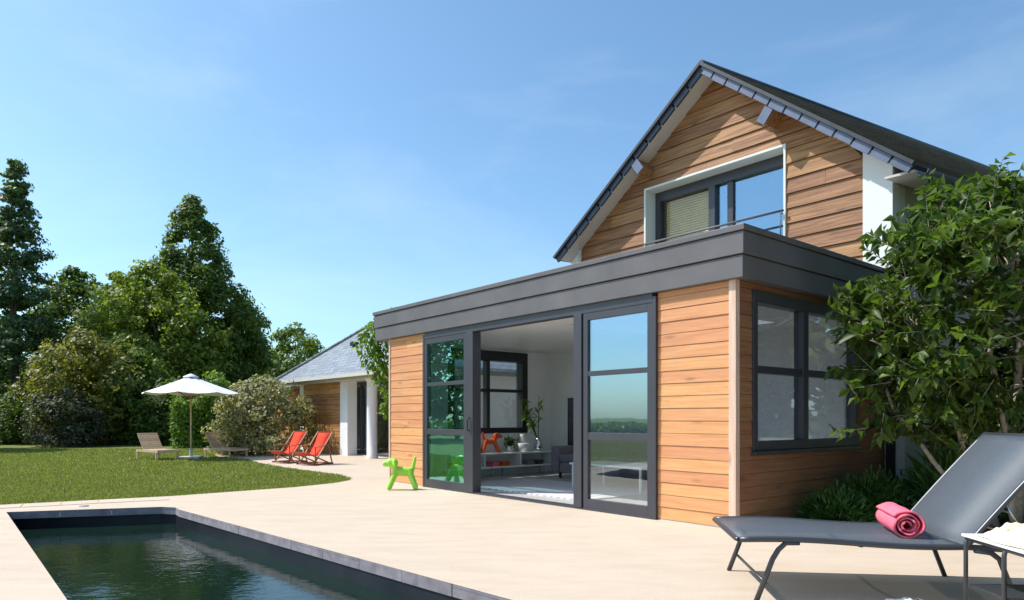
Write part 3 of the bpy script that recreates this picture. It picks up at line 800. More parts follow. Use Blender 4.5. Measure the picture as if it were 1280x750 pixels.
# sofa
t = in_house('sofa', 'mauve grey upholstered sofa against the back wall of the garden room', 'sofa', -4.45, 3.18, .012)
m = MB(); m.box(-1.05,1.05,-.42,.30,.10,.30); m.build('base', M['grey_cloth'], t, .02)
for k in range(2):
    m = MB(); m.box(-1.04+k*1.045,-.01+k*1.045,-.45,.12,.305,.45); m.build('seat_cushion', M['grey_cloth'], t, .04)
m = MB(); m.box(-1.05,1.05,.13,.42,.302,.72); m.build('backrest', M['grey_cloth'], t, .04)
for s in (-1,1):
    m = MB(); m.box(min(s*1.06,s*1.26),max(s*1.06,s*1.26),-.46,.42,.10,.60); m.build('armrest', M['grey_cloth'], t, .04)
for sx in (-1.1,1.1):
    for sy in (-.35,.33):
        m = MB(); m.box(sx-.02,sx+.02,sy-.02,sy+.02,0,.10); m.build('leg', M['black'], t)
t = in_house('coffee_table', 'low white coffee table standing in front of the sofa', 'table', -3.35, 2.05, .012)
m = MB(); m.box(-.75,.75,-.4,.4,.38,.41); m.build('tabletop', M['white_paint'], t, .004)
for sx in (-.7,.7):
    for sy in (-.36,.36):
        m = MB(); m.box(sx-.015,sx+.015,sy-.015,sy+.015,.008,.38); m.build('leg', M['white_paint'], t)
t = in_house('framed_picture', 'tall dark picture hanging on the white back wall', 'picture', -6.05, DEP-.02, .55)
m = MB(); m.box(-.2,.2,-.03,.018,0,1.0); m.build('frame', M['black'], t, .003)
m = MB(); m.box(-.17,.17,-.034,-.0305,.03,.97); m.build('print', M['picture'], t)

# ------------------------------------------------------------------ pool house (rear wing)
PX, PY = -3.80, 19.6
ph = thing('pool_house', 'low garden wing with hipped grey slate roof, white columns and timber wall', 'house', (PX,PY,0), ANG)
def pxl(px, y=0):                                          # local x on the wing front for a given bearing
    r = (px-640)/866; x0 = PX+V.x*y; y0 = PY+V.y*y
    return -((x0-r*y0)/(.6372+.7707*r))
xa, xb = -5.05, -2.28
m = MB(); boards(m, xa, xb, .03, 2.25, .17, lambda a, d, z: (a, .0-d, z), .03, gap=.012, jl=3); m.build('cladding', M['wing_wood'], ph)
m = MB(); m.box(xa-.02,xb+.02,.004,.2,0,2.25); m.box(-5.6,-5.4,2.0,4.1,0,2.25); m.box(3,3.2,.9,4.1,0,2.25); m.box(-5.4,3.,4.0,4.1,0,2.25); m.build('wall', M['render_grey'], ph)
m = MB(); m.box(xa-.32,xa-.02,-.05,.25,0,2.25); m.build('pilaster', M['render_white'], ph)
m = MB(); m.box(xb+.02,xb+.52,-.06,.25,0,2.25); m.build('pilaster', M['render_white'], ph)
m = MB(); m.lathe([(.17,0),(.17,.06),(.145,.08),(.145,2.15),(.18,2.2),(.18,2.25)], 24, (-.05,-.15,0)); m.build('column', M['render_white'], ph)
m = MB(); fx0, fx1 = xb+.53, .05
m.box(fx0,fx0+.07,.35,.45,0,2.2); m.box(fx1-.07,fx1,.35,.45,0,2.2); m.box(fx0+.07,fx1-.07,.35,.45,2.12,2.2); m.box(fx0+.07,fx1-.07,.35,.45,0,.07); m.box(-.92,-.86,.36,.44,.07,2.12)
gf = m.build('door_frame', M['anthracite'], ph)
for a, b in ((fx0+.07,-.92),(-.86,fx1-.07)):
    m = MB(); m.box(a-.01,b+.01,.395,.403,.06,2.13); m.build('pane', M['glass'], gf)
m = MB(); m.box(.1,3,.5,.6,0,2.25); m.build('dark_recess', M['anthracite'], ph)
m = MB(); m.box(-5.9,3.3,-.42,.6,2.25,2.40); m.build('soffit_beam', M['soffit'], ph)
m = MB(); m.box(-5.55,3,.26,3.9,.0,.02); m.build('floor', M['floor'], ph)
# hip roof
ex0, ex1, ey0, ey1, ez = -6.15, 3.6, -.62, 4.5, 2.40
rz_ = 4.42; rid = (ey1-ey0)/2
p0 = Vector((ex0,ey0,ez)); p1 = Vector((ex1,ey0,ez)); p2 = Vector((ex1,ey1,ez)); p3 = Vector((ex0,ey1,ez))
ra = Vector((ex0+rid,ey0+rid,rz_)); rb = Vector((ex1-rid,ey0+rid,rz_))
dn = Vector((0,0,-.06))
def roof_face(pts, ex, ey):
    n = len(pts); vs = pts + [p+dn for p in pts]
    fs = [tuple(range(n)), tuple(range(n,2*n))[::-1]] + [(i,n+i,n+(i+1) % n,(i+1) % n) for i in range(n)]
    return frame_obj('roof', vs, fs, M['slate_light'], ph, pts[0], ex, ey)
roof_face([p0,p1,rb,ra], p1-p0, ra-p0); roof_face([p3,p0,ra], p0-p3, ra-p3); roof_face([p1,p2,rb], p2-p1, rb-p1); roof_face([p2,p3,ra,rb], p3-p2, ra-p3)
m = MB(); m.tube([p0+Vector((0,0,.03)),ra+Vector((0,0,.03)),rb+Vector((0,0,.03)),p1+Vector((0,0,.03))], .06, 8); m.build('hip_cap', M['slate_light'], ph)
m = MB(); m.box(ex0-.02,ex1+.02,ey0-.09,ey0-.01,ez-.10,ez-.005); m.box(ex0-.09,ex0-.022,ey0-.09,ey1,ez-.10,ez-.005); m.build('gutter', M['soffit'], ph)
m = MB(); q = p0.lerp(ra,.52).lerp(p1.lerp(rb,.52),.28); m.box(q.x-.12,q.x+.12,q.y-.1,q.y+.1,q.z,q.z+.12); m.build('roof_vent', M['black'], ph)
# far low outbuilding behind the variegated bush
ob = thing('outbuilding', 'low slate roofed outbuilding half hidden behind the variegated bush', 'house', (-9.6,29.5,0), ANG)
m = MB(); m.box(-2.6,4.5,-1.6,1.6,0,2.2); m.build('wall', M['wing_wood'], ob)
m = MB(); m.prism([(-2.9,-1.9,2.2),(-2.9,1.9,2.2),(-2.9,0,2.9)], (7.7,0,0)); m.build('roof', M['slate_light'], ob)

# ------------------------------------------------------------------ trees and plants
def tri_leaves(name, pts, nrm, size, mat, parent, rg):
    n = len(pts)
    t = np.cross(nrm, rg.normal(0,1,(n,3))); t /= np.linalg.norm(t, axis=1)[:,None]+1e-9
    b = np.cross(nrm, t); b /= np.linalg.norm(b, axis=1)[:,None]+1e-9
    s = (size*rg.uniform(.6,1.4,n))[:,None]
    vs = np.stack([pts-t*s*.55, pts+b*s*.32, pts+t*s*.55, pts-b*s*.32], 1).reshape(-1,3)
    fs = (np.arange(n)*4)[:,None]+np.array([[0,1,2,3]])
    me = bpy.data.meshes.new(name); me.vertices.add(n*4); me.vertices.foreach_set('co', vs.ravel())
    me.loops.add(n*4); me.loops.foreach_set('vertex_index', fs.ravel()); me.polygons.add(n)
    me.polygons.foreach_set('loop_start', np.arange(n)*4); me.update(calc_edges=True); me.validate(); me.materials.append(mat)
    o = bpy.data.objects.new(name, me); COL.objects.link(o); o.parent = parent; return o
def crown(parent, mat, env, z0, z1, nclump, per, csize, leaf, seed, inner=.35, squash=.7, droop=0, name='crown'):
    rg = np.random.default_rng(seed); P = []; Nn = []
    ph1, ph2 = rg.uniform(0, 6.28, 2)
    made = 0
    while made < nclump:
        h = rg.uniform(0,1); r = env(h)
        if rg.uniform() > r/env.maxr + .12: continue
        th = rg.uniform(0, 6.283)
        lob = 1 + .16*math.sin(3*th+ph1+6*h) + .12*math.sin(5*th+ph2-9*h)
        rad = r*lob*(inner + (1-inner)*math.sqrt(rg.uniform(0,1)))
        c = np.array([rad*math.cos(th), rad*math.sin(th), z0+(z1-z0)*h - droop*rad])
        cs = csize*rg.uniform(.55,1.35)*(.55+.45*min(1, r/env.maxr*1.5)); k = int(per*rg.uniform(.6,1.3))
        d = rg.normal(0,1,(k,3)); d /= np.linalg.norm(d, axis=1)[:,None]
        rr_ = rg.uniform(.2,1,k)**.5
        p = c + d*rr_[:,None]*cs*np.array([1,1,squash]); P.append(p)
        out = np.array([math.cos(th), math.sin(th), .6])
        q = d*.7 + out*.5 + rg.normal(0,.55,(k,3)); q[:,2] += .35; Nn.append(q/np.linalg.norm(q, axis=1)[:,None]); made += 1
    return tri_leaves(name, np.concatenate(P), np.concatenate(Nn), leaf, mat, parent, rg)
def envf(kind, rad):
    pr = {'cone': [(0,.55),(.12,1),(.3,.92),(.55,.62),(.8,.3),(1,.03)],
          'spire': [(0,.5),(.1,.9),(.35,1),(.55,.80),(.75,.45),(.9,.24),(1,.04)],
          'round': [(0,.45),(.15,.85),(.4,1),(.65,.92),(.85,.6),(1,.12)],
          'dome': [(0,.85),(.2,1),(.5,.93),(.75,.72),(.92,.4),(1,.1)],
          'cedar': [(0,1.),(.18,1.),(.35,.62),(.5,.55),(.7,.36),(.88,.20),(1,.03)]}[kind]
    xs = [p[0] for p in pr]; ys = [p[1]*rad for p in pr]
    f = lambda h: float(np.interp(h, xs, ys)); f.maxr = max(ys); return f
def trunk(parent, h, r, seed, mat=None, limbs=7, spread=1.5, base=.25):
    rg = random.Random(seed); m = MB()
    pts = [Vector((rg.uniform(-.1,.1)*i*.4, rg.uniform(-.1,.1)*i*.4, h*i/6)) for i in range(7)]; pts[0] = Vector((0,0,-.05))
    m.tube(pts, [r*(1-.8*i/6) for i in range(7)], 8)
    for k in range(limbs):
        f = rg.uniform(base,.9); a = rg.uniform(0,6.28); p = pts[0].lerp(pts[6], f); l = spread*(1.1-f*.7)
        q = p + Vector((math.cos(a)*l*.5, math.sin(a)*l*.5, l*.35)); e = p + Vector((math.cos(a)*l, math.sin(a)*l, l*.6))
        m.tube([p,q,e], [r*.4*(1.1-f), r*.25*(1.1-f), r*.08], 6)
    return m.build('trunk', mat or M['bark'], parent)
GT = 'trees at the back of the lawn'
def tree(name, label, cat, x, y, h, rad, kind, mat, ncl, per, cs, lf, seed, z0=.12, group=GT, squash=.7, droop=0, inner=.35):
    t = thing(name, label, cat, (x,y,-.022), 0, group)
    trunk(t, h*.86, .012*h+.06, seed, None, 8, rad*.8)
    crown(t, mat, envf(kind, rad), h*z0, h*.985, ncl, per, cs, lf, seed, inner, squash, droop)
    return t
T_ = 'tree'
tree('conifer_tree', 'tall dark drooping conifer at the left edge of the lawn', T_, -23.7, 33, 13.6, 2.9, 'cedar', M['lf_conifer'], 460, 90, .62, .17, 11, .02, squash=.45, droop=.22)
tree('broadleaf_tree', 'dark round topped tree between the conifer and the broad light tree', T_, -24.0, 38, 9.4, 2.3, 'round', M['lf_dark'], 210, 100, .7, .2, 12)
tree('broadleaf_tree', 'tallest dark green pointed tree behind the parasol', T_, -17.0, 37, 13.2, 3.0, 'spire', M['lf_dark'], 420, 105, .68, .19, 13, .08)
tree('broadleaf_tree', 'narrow dark tree on the right flank of the tallest pointed tree', T_, -15.2, 39, 8.0, 1.7, 'round', M['lf_dark'], 170, 95, .6, .19, 14)
tree('broadleaf_tree', 'broad lighter green tree in front of the tallest pointed tree', T_, -17.6, 34, 8.8, 2.9, 'round', M['lf_light'], 330, 95, .62, .18, 15, .1)
tree('broadleaf_tree', 'mid green leaning tree left of the tallest pointed tree', T_, -21.0, 37, 8.9, 2.2, 'round', M['lf_mid'], 200, 95, .65, .19, 16)
tree('broadleaf_tree', 'distant mid green tree rising over the grey slate hip roof', T_, -15.0, 48, 7.5, 2.7, 'round', M['lf_mid'], 150, 80, .75, .22, 17)
tree('broadleaf_tree', 'distant low dark tree right of the parasol top', T_, -17.4, 46, 6.2, 2.2, 'dome', M['lf_dark'], 110, 80, .75, .22, 18)
B_ = 'shrub'; GS = 'shrubs along the back of the lawn'
def shrub(name, label, x, y, h, rad, mat, ncl, per, cs, lf, seed, group=GS, kind='dome', cat=B_):
    t = thing(name, label, cat, (x,y,-.022), 0, group)
    m = MB(); rg = random.Random(seed)
    for k in range(6):
        a = rg.uniform(0,6.28); l = rad*.6
        m.tube([(0,0,-.03),(math.cos(a)*l*.4,math.sin(a)*l*.4,h*.35),(math.cos(a)*l,math.sin(a)*l,h*.72)], [.03,.022,.008], 6)
    m.build('stem', M['bark'], t)
    crown(t, mat, envf(kind, rad), h*.04, h*.97, ncl, per, cs, lf, seed, .3, .8, name='foliage'); return t
shrub('flowering_shrub', 'big yellowish green shrub left of the parasol', -18.2, 29.6, 4.9, 2.1, M['lf_yellow'], 210, 85, .5, .15, 21, kind='round')
shrub('leafy_shrub', 'dark green shrub directly behind the left teak lounger', -16.7, 31, 4.3, 1.9, M['lf_mid'], 140, 75, .5, .16, 22)
shrub('dusky_shrub', 'low dusky grey green shrub at the foot of the yellowish shrub', -17.9, 27.8, 2.3, 1.3, M['lf_purple'], 90, 70, .35, .12, 23)
shrub('leafy_shrub', 'dark low shrub at the foot of the conifer', -21.3, 31, 2.6, 1.6, M['lf_dark'], 90, 70, .4, .14, 24)
shrub('leafy_shrub', 'dark shrub under the broad light tree, left of the parasol pole', -14.6, 30, 2.9, 1.4, M['lf_dark'], 110, 70, .45, .15, 25)
shrub('golden_shrub', 'bright lime green bush rising behind the right side of the parasol', -12.0, 28.2, 3.05, .9, M['lf_hedge'], 80, 70, .4, .14, 26)
shrub('variegated_shrub', 'large cream and green variegated bush left of the red deck chairs', -7.9, 22.0, 2.5, 1.55, M['lf_variegated'], 260, 80, .32, .095, 27, None)
# clipped hedges
def hedge(label, x0, x1, y, h, dpt, mat, n, lf, seed):
    t = thing('hedge', label, 'hedge', ((x0+x1)/2,y,-.022))
    rg = np.random.default_rng(seed); w_ = (x1-x0)/2
    p = np.stack([rg.uniform(-w_,w_,n), rg.uniform(-dpt/2,dpt/2,n), rg.uniform(0,1,n)**.8*h], 1)
    p[:,2] *= 1+.10*np.sin(p[:,0]*1.3)+.06*np.sin(p[:,0]*3.7+1); p[:,1] += .25*np.sin(p[:,0]*2.1)
    q = rg.normal(0,.6,(n,3)); q[:,1] -= .7; q[:,2] += .5
    tri_leaves('foliage', p, q/np.linalg.norm(q, axis=1)[:,None], lf, mat, t, rg)
    return t
hedge('bright green clipped hedge behind the two teak loungers', -13.1, -10.4, 27.0, 2.1, .9, M['lf_hedge'], 9000, .13, 31)
hedge('dark tall hedge closing the garden behind the trees', -44, -13, 43, 4.8, 2.0, M['lf_dark'], 26000, .3, 32)
hedge('dark far hedge behind the slate roofed outbuilding', -13, 4, 52, 4.6, 2.0, M['lf_dark'], 12000, .3, 33)
# trees beyond the left edge of the view, mirrored in the panes
for i, (x, y, h, rd, mt, lab) in enumerate(((-22.9,24.6,9.0,2.5,'lf_mid','mid green garden tree standing left of the lawn near the conifer'),(-27,18,8.5,2.8,'lf_dark','dark garden tree at the far left side of the lawn'))):
    tree('broadleaf_tree', lab, T_, x, y, h, rd, 'round', M[mt], 170, 80, .75, .22, 40+i)
hedge('dark low hedge along the left side of the lawn', -38, -33, 9, .75, 26, M['lf_dark'], 9000, .3, 34)
for i, (x, y, h, rd, mt, lab) in enumerate(((12.5,9.5,8.5,3.0,'lf_dark','added unseen dark tree nearest the house, off to its right'),(11.5,4.5,9.0,3.2,'lf_mid','added unseen mid green tree to the right of the terrace'),(10.5,-1.5,9.0,3.2,'lf_dark','added unseen dark tree to the right, behind the viewer'),(8.0,-7.5,8.5,3.2,'lf_mid','added unseen mid green tree behind the viewer'))):  # unseen trees added to keep sky light off the house side wall
    tree('broadleaf_tree', lab, T_, x, y, h, rd, 'round', M[mt], 190, 80, .75, .26, 50+i, .06, 'unseen trees added to shade the house side')

# near tree at the right of the terrace: stems, twigs and single leaves
ft = thing('fig_tree', 'leafy multi stemmed tree in front of the house side wall', 'tree', (5.05,7.0,0))
rg = random.Random(5); nrg = np.random.default_rng(9)
wood_m = MB(); tips = []; lp = []; ld = []
def limb(p, q, r0, r1, wob=.06, n=6):
    pts = [p.lerp(q, i/n) + Vector((rg.uniform(-wob,wob),)*1 + (rg.uniform(-wob,wob),rg.uniform(-wob,wob)))*(0 if i in (0,) else 1) for i in range(n+1)]
    wood_m.tube(pts, [r0+(r1-r0)*i/n for i in range(n+1)], 7); return pts
stems = [limb(Vector((.05,0,-.03)), Vector((-.12,-.25,2.3)), .055,.028,.03), limb(Vector((-.1,.05,-.03)), Vector((-.85,.1,1.9)), .045,.02,.05),
         limb(Vector((.1,.1,-.03)), Vector((.7,.1,2.4)), .05,.022,.05), limb(Vector((-.02,-.1,-.03)), Vector((-.45,-.35,2.1)), .04,.02,.05), limb(Vector((-.2,.1,-.03)), Vector((-1.05,.45,1.5)), .035,.015,.05)]
ECEN = Vector((-.25,0,2.28)); ERAD = Vector((1.50,1.0,1.30))
sites = []
while len(sites) < 660:
    a = Vector(nrg.normal(0,1,3)); a.normalize(); f = nrg.uniform(.30,1.)**.55
    lob = 1 + .13*math.sin(4*math.atan2(a.y,a.x)+1.3) + .12*math.sin(6*a.z+2*a.x+.6)
    p = ECEN + Vector((a.x*ERAD.x, a.y*ERAD.y, a.z*ERAD.z))*f*lob
    # thinner low centre so that the wall shows, ragged underside
    if p.z < 1.15 and p.x > -.2 and rg.random() < .35: continue
    if p.z < .75: continue
    if p.x < -1.2 and p.z > 2.45 and rg.random() < .85: continue
    if p.x < -.75 and p.z > 2.95: continue
    if p.x < -.9 and p.z < 1.45 and rg.random() < .35: continue
    r_ = (5.05+p.x)/(7+p.y); e_ = (p.z-H)/(7+p.y)
    if e_ > .315: continue
    if r_ < np.interp(e_, [-.2,-.044,.03,.09,.14,.175,.21,.25,.30,.33,.36], [.47,.48,.505,.495,.475,.50,.55,.585,.60,.635,.70])+.01: continue
    sites.append(p)
for sx, sy, sz in ((-1.28,-.2,2.80),(-1.20,-.2,2.86),(-1.05,-.2,2.82),(-.95,-.1,2.95),(-.90,-.1,3.05),(-1.62,-.2,1.30),(-1.5,-.1,1.05),(-1.40,-.2,1.2),(.15,.1,3.35),(-.2,.1,3.3)): sites.append(Vector((sx,sy,sz)))
for p in sites:
    st = min(stems, key=lambda s: min((q-p).length for q in s)); b = min(st[2:], key=lambda q: (q-p).length)
    if rg.random() < .16 and (p-b).length > .3: limb(b, p, .012, .005, .04, 4)
    dr_ = (p-ECEN); dr_ = Vector((dr_.x/ERAD.x, dr_.y/ERAD.y, dr_.z/ERAD.z)).normalized()
    tw = (dr_*.8 + Vector(nrg.normal(0,.45,3)) + Vector((0,0,.25))).normalized()*rg.uniform(.16,.52)
    wood_m.tube([p, p+tw*.6, p+tw], [.005,.004,.002], 4, False)
    k = rg.randint(15,24)
    for i in range(k):
        f = (i+.5)/k; ang = i*2.4; s = Vector(nrg.normal(0,1,3)); s -= tw*s.dot(tw)/tw.length_squared; s.normalize()
        q = p + tw*f; lp.append(q); ld.append(tw.normalized()*.55 + s*.9 + Vector((0,0,-.35+.2*rg.random())))
wood_m.build('trunk', M['bark_pale'], ft)
leaves('foliage', M['lf_fig'], lp, ld, .122, ft, .46, fold=.3, jitter=.4)

# small bright tree behind the left corner of the garden room
vt = thing('small_tree', 'small bright green tree with hanging leaves by the left corner of the garden room', 'tree', (-1.98,15.2,0))
wood_m = MB(); st_ = limb(Vector((0,0,-.03)), Vector((-.35,-.1,2.3)), .05,.02,.04); limb(st_[4], Vector((-1.25,-.3,2.75)), .02,.008,.04); limb(st_[5], Vector((-.5,-.2,3.3)), .018,.006,.04)
wood_m.build('trunk', M['bark'], vt); lp = []; ld = []
def clus(c, r, n):
    for i in range(n):
        a = Vector(nrg.normal(0,1,3)).normalized()*r*nrg.uniform(.2,1)**.5; lp.append(Vector(c)+a); ld.append(Vector(nrg.normal(0,.8,3))+a.normalized()*.6+Vector((0,0,-.7)))
for c, r, n in (((-1.15,-.3,2.75),.28,90),((-.95,-.3,3.0),.3,110),((-.65,-.3,2.85),.4,190),((-.45,-.3,3.2),.35,130),((-.95,-.3,2.4),.30,130),((-.75,-.3,2.1),.30,130),((-.55,-.2,1.75),.28,110),((-.62,-.2,1.4),.2,60),((-.2,-.2,2.4),.5,200),((-.8,-.3,1.28),.10,14)): clus(c, r, n)
leaves('foliage', M['lf_vine'], lp, ld, .15, vt, .45)

# planting bed and low shrubs along the side wall
bed = [hw(.02,.75), hw(1.15,.95), hw(1.75,1.9), hw(3.6,2.2), hw(6,3.5), hw(8,12), hw(.3,12)]
m = MB(); m.add([(p.x,p.y,.006) for p in bed], [tuple(range(len(bed)))])
o = m.build('planting_bed', M['soil']); structure(o, 'dark soil bed along the house side wall', 'soil')
if o.data.polygons[0].normal.z < 0: o.data.flip_normals()
def low_shrub(label, x, y, h, r, n, seed, mat='lf_shrub', size=.085, wf=.24):
    t = thing('low_shrub', label, 'shrub', hw(x,y), 0, 'low shrubs in the bed')
    g_ = np.random.default_rng(seed); a = g_.normal(0,1,(n,3)); a[:,2] = np.abs(a[:,2]); a /= np.linalg.norm(a, axis=1)[:,None]
    p = a*np.array([r,r,h])*(g_.uniform(.15,1,n)**.45)[:,None]*(1+.12*np.sin(a[:,:1]*7+a[:,1:2]*5))
    leaves('foliage', M[mat], p, a+g_.normal(0,.5,(n,3))+np.array([0,0,.35]), size, t, wf)
    m = MB()
    for k in range(7):
        an = k*.9; m.tube([(0,0,-.01),(math.cos(an)*r*.4,math.sin(an)*r*.4,h*.6)], [.008,.003], 5)
    m.build('stem', M['bark'], t)
low_shrub('low rounded green shrub nearest the corner of the garden room', .42, 1.28, .36, .36, 1500, 61)
low_shrub('taller green shrub beneath the side window, right of the rounded one', .45, 2.05, .50, .42, 1900, 62)
low_shrub('narrow leaved green shrub under the side window by the house pier', .55, 2.85, .42, .40, 1400, 63)
low_shrub('pale strappy plant beside the downpipe', .75, 3.55, .75, .40, 420, 64, 'lf_vine', .26, .14)
low_shrub('spreading strappy plant behind the towel on the lounger', 1.15, 2.6, .48, .42, 420, 65, 'lf_shrub', .24, .14)
low_shrub('leafy plant in the bed behind the lounger backrest', 2.3, 2.75, .62, .52, 1300, 66, 'lf_fig', .12, .35)
low_shrub('dense dark plant at the foot of the leafy tree', 1.9, 4.2, .80, .65, 1900, 67, 'lf_fig', .13, .35)
low_shrub('broad leaved plant in the bed at the right edge', 3.2, 3.3, .65, .6, 1500, 68, 'lf_fig', .12, .35)

# ------------------------------------------------------------------ sun lounger with towel, side table
e_ang = R(-7)
lo = thing('sun_lounger', 'grey mesh sun lounger with raised backrest on the terrace in the foreground', 'sun lounger', (1.42,4.32,0), e_ang)
WID = .92
def seat_z(x):                                               # wavy bed of the lounger
    return .385 + .012*math.sin(x/1.32*math.pi*2*.9 + .2) - .010*(x/1.32)
xs = np.linspace(0,1.32,20)
prof = [(x, seat_z(x)) for x in xs]
hx, hz = prof[-1]
back = [(hx + .57*f, hz + .66*f + .012*math.sin(f*math.pi)) for f in np.linspace(0,1,12)]
def strip(m, pr, w0, w1, th):
    vs = []
    for x, z in pr: vs += [(x,w0,z),(x,w1,z),(x,w1,z-th),(x,w0,z-th)]
    n = len(pr); fs = []
    for i in range(n-1):
        a = i*4; b = a+4
        fs += [(a,b,b+1,a+1),(a+1,b+1,b+2,a+2),(a+2,b+2,b+3,a+3),(a+3,b+3,b,a)]
    m.add(vs, fs + [(0,1,2,3),tuple(4*(n-1)+k for k in (3,2,1,0))], True)
m = MB(); strip(m, [(x,z+.010) for x, z in prof], .022, WID-.022, .004); m.build('seat', M['sling'], lo)
m = MB(); strip(m, [(x-.008,z+.008) for x, z in back[0:]], .022, WID-.022, .004); m.build('backrest', M['sling'], lo)
m = MB()
for yy in (.012, WID-.012): m.tube([(x,yy,z) for x, z in prof] + [(hx+.25,yy,hz-.01),(hx+.55,yy,hz+.01)], .018, 8)
m.tube([(0,.012,prof[0][1]),(-.012,.05,prof[0][1]),(-.012,WID-.05,prof[0][1]),(0,WID-.012,prof[0][1])], .016, 8)
m.tube([(hx+.55,.012,hz+.01),(hx+.55,WID-.012,hz+.01)], .016, 8)
m.tube([(hx*.55,.012,seat_z(hx*.55)-.012),(hx*.55,WID*.5,seat_z(hx*.55)-.05),(hx*.55,WID-.012,seat_z(hx*.55)-.012)], .012, 8)
m.build('frame', M['gunmetal'], lo)
m = MB()
for yy in (.012, WID-.012): m.tube([(x,yy,z) for x, z in back], .017, 8)
m.tube([(back[-1][0],.012,back[-1][1]),(back[-1][0],WID-.012,back[-1][1])], .016, 8)
m.build('back_frame', M['gunmetal'], lo)
for yy in (.012, WID-.012):
    m = MB(); m.tube([(.36,yy,seat_z(.36)-.018),(.28,yy,seat_z(.3)-.022),(.235,yy,.33),(.20,yy,.27),(.10,yy,.0)], .017, 8); m.build('leg', M['gunmetal'], lo)
    m = MB(); m.tube([(hx+.05,yy,hz-.018),(hx+.14,yy,hz-.03),(hx+.19,yy,.30),(hx+.30,yy,0)], .017, 8); m.build('leg', M['gunmetal'], lo)
m = MB(); m.tube([(.16,.012,.12),(.16,WID-.012,.12)], .010, 6); m.build('stretcher', M['gunmetal'], lo)
m = MB()
for yy in (.10, WID-.10): m.tube([(hx+.24,yy,hz+.30),(hx+.42,yy,hz+.0)], .007, 6)
m.tube([(hx+.30,.10,hz+.2),(hx+.30,WID-.10,hz+.2)], .006, 6)
m.build('backrest_prop', M['chrome'], lo)
# rolled coral towel lying on the seat
rot = Matrix.Rotation(e_ang, 4, 'Z')
tl = rot @ Vector((1.13,.49,0)) + Vector((1.42,4.32,0))
m = MB(); R0 = .088; n_t = 110; ln = .50; turns = 3.4
sec = []
for i in range(n_t+1):
    f = i/n_t; a = f*turns*2*math.pi; r = (.014 + (R0-.014)*f)*(1+.025*math.sin(a*.93+.6)+.03*math.sin(a*2.3+1)+.02*math.sin(a*4.1)); sec.append((r*math.cos(a)*1.05, r*math.sin(a)*.96))
nl = 14
vs = []; fs = []
trg = random.Random(4)
for j in range(nl+1):
    y = -ln/2 + ln*j/nl
    for i, (cx_, cz_) in enumerate(sec):
        k = i/n_t
        ins = .011*math.sin(i*.31)+.006*math.sin(i*.83)*(1 if j in (0, nl) else 0) + (.004*trg.random())
        sq = 1 + .025*math.sin(j*.9+i*.07)+.012*math.sin(j*2.1-i*.19)
        vs.append((cx_*sq, y + (ins if j == 0 else -ins if j == nl else 0), cz_*sq))
q = n_t+1
for j in range(nl):
    for i in range(n_t): fs.append((j*q+i, j*q+i+1, (j+1)*q+i+1, (j+1)*q+i))
m.add(vs, fs, True)
tw = m.build('rolled_towel', M['coral'], loc=(tl.x,tl.y,seat_z(1.13)+.010+.083), rot=(0,0,R(-16)))
sd = tw.modifiers.new('thick','SOLIDIFY'); sd.thickness = .012; sd.offset = -1
tag(tw, 'rolled coral pink towel lying on the grey sun lounger', 'towel')
# side table
st = thing('side_table', 'small dark framed side table with white top right of the lounger', 'table', (2.56,3.95,0), R(-4))
m = MB(); m.box(0,.55,-.72,0,.475,.49); m.build('tabletop', M['white_paint'], st, .004)
for (xx, yy) in ((.02,-.02),(.02,-.36),(.53,-.02),(.53,-.70)):
    m = MB(); m.tube([(xx+.03,yy,.470),(xx,yy,.455),(xx-.005,yy,.43),(xx-.005,yy,0)], .012, 8); m.build('leg', M['gunmetal'], st)
m = MB(); m.box(.03,.52,-.70,-.03,.20,.212); m.build('shelf', M['gunmetal'], st, .003)
for xx in (.02,.53):
    m = MB(); m.tube([(xx,-.02,.465),(xx,-.70,.465)], .011, 8); m.build('rail', M['gunmetal'], st)
# crumpled towel on the table
def cloth(nx, ny, sx, sy, h, seed):
    g_ = np.random.default_rng(seed); m = MB(); k = g_.uniform(0,6.28,(8,)); vs = []
    for i in range(nx+1):
        for j in range(ny+1):
            u, v = i/nx*2-1, j/ny*2-1; ed = max(0, 1-max(abs(u),abs(v))**4)
            z = h*ed*(.62+.22*math.sin(5*u+k[0]+2*v)+.18*math.sin(7*v+k[1]-3*u)+.10*math.sin(13*u+11*v+k[2])+.06*math.sin(23*u-17*v+k[3]))
            rr_ = 1-.10*math.sin(3*math.atan2(v,u)+k[4]); vs.append((u*sx*rr_, v*sy*rr_, max(z,0)+.003))
    m.add(vs, [(i*(ny+1)+j,(i+1)*(ny+1)+j,(i+1)*(ny+1)+j+1,i*(ny+1)+j+1) for i in range(nx) for j in range(ny)], True); return m
p = Matrix.Rotation(R(-4),4,'Z') @ Vector((.27,-.27,0)) + Vector((2.56,3.95,.492))
o = cloth(40,40,.25,.22,.11,3).build('crumpled_towel', M['cream_cloth'], loc=p); tag(o, 'crumpled cream towel lying on the white side table', 'towel')
o = cloth(30,30,.15,.12,.05,8).build('spotted_cloth', M['spotted'], loc=(2.42,4.18,.004), rot=(0,0,R(8))); tag(o, 'small red spotted white cloth on the terrace below the lounger', 'cloth')

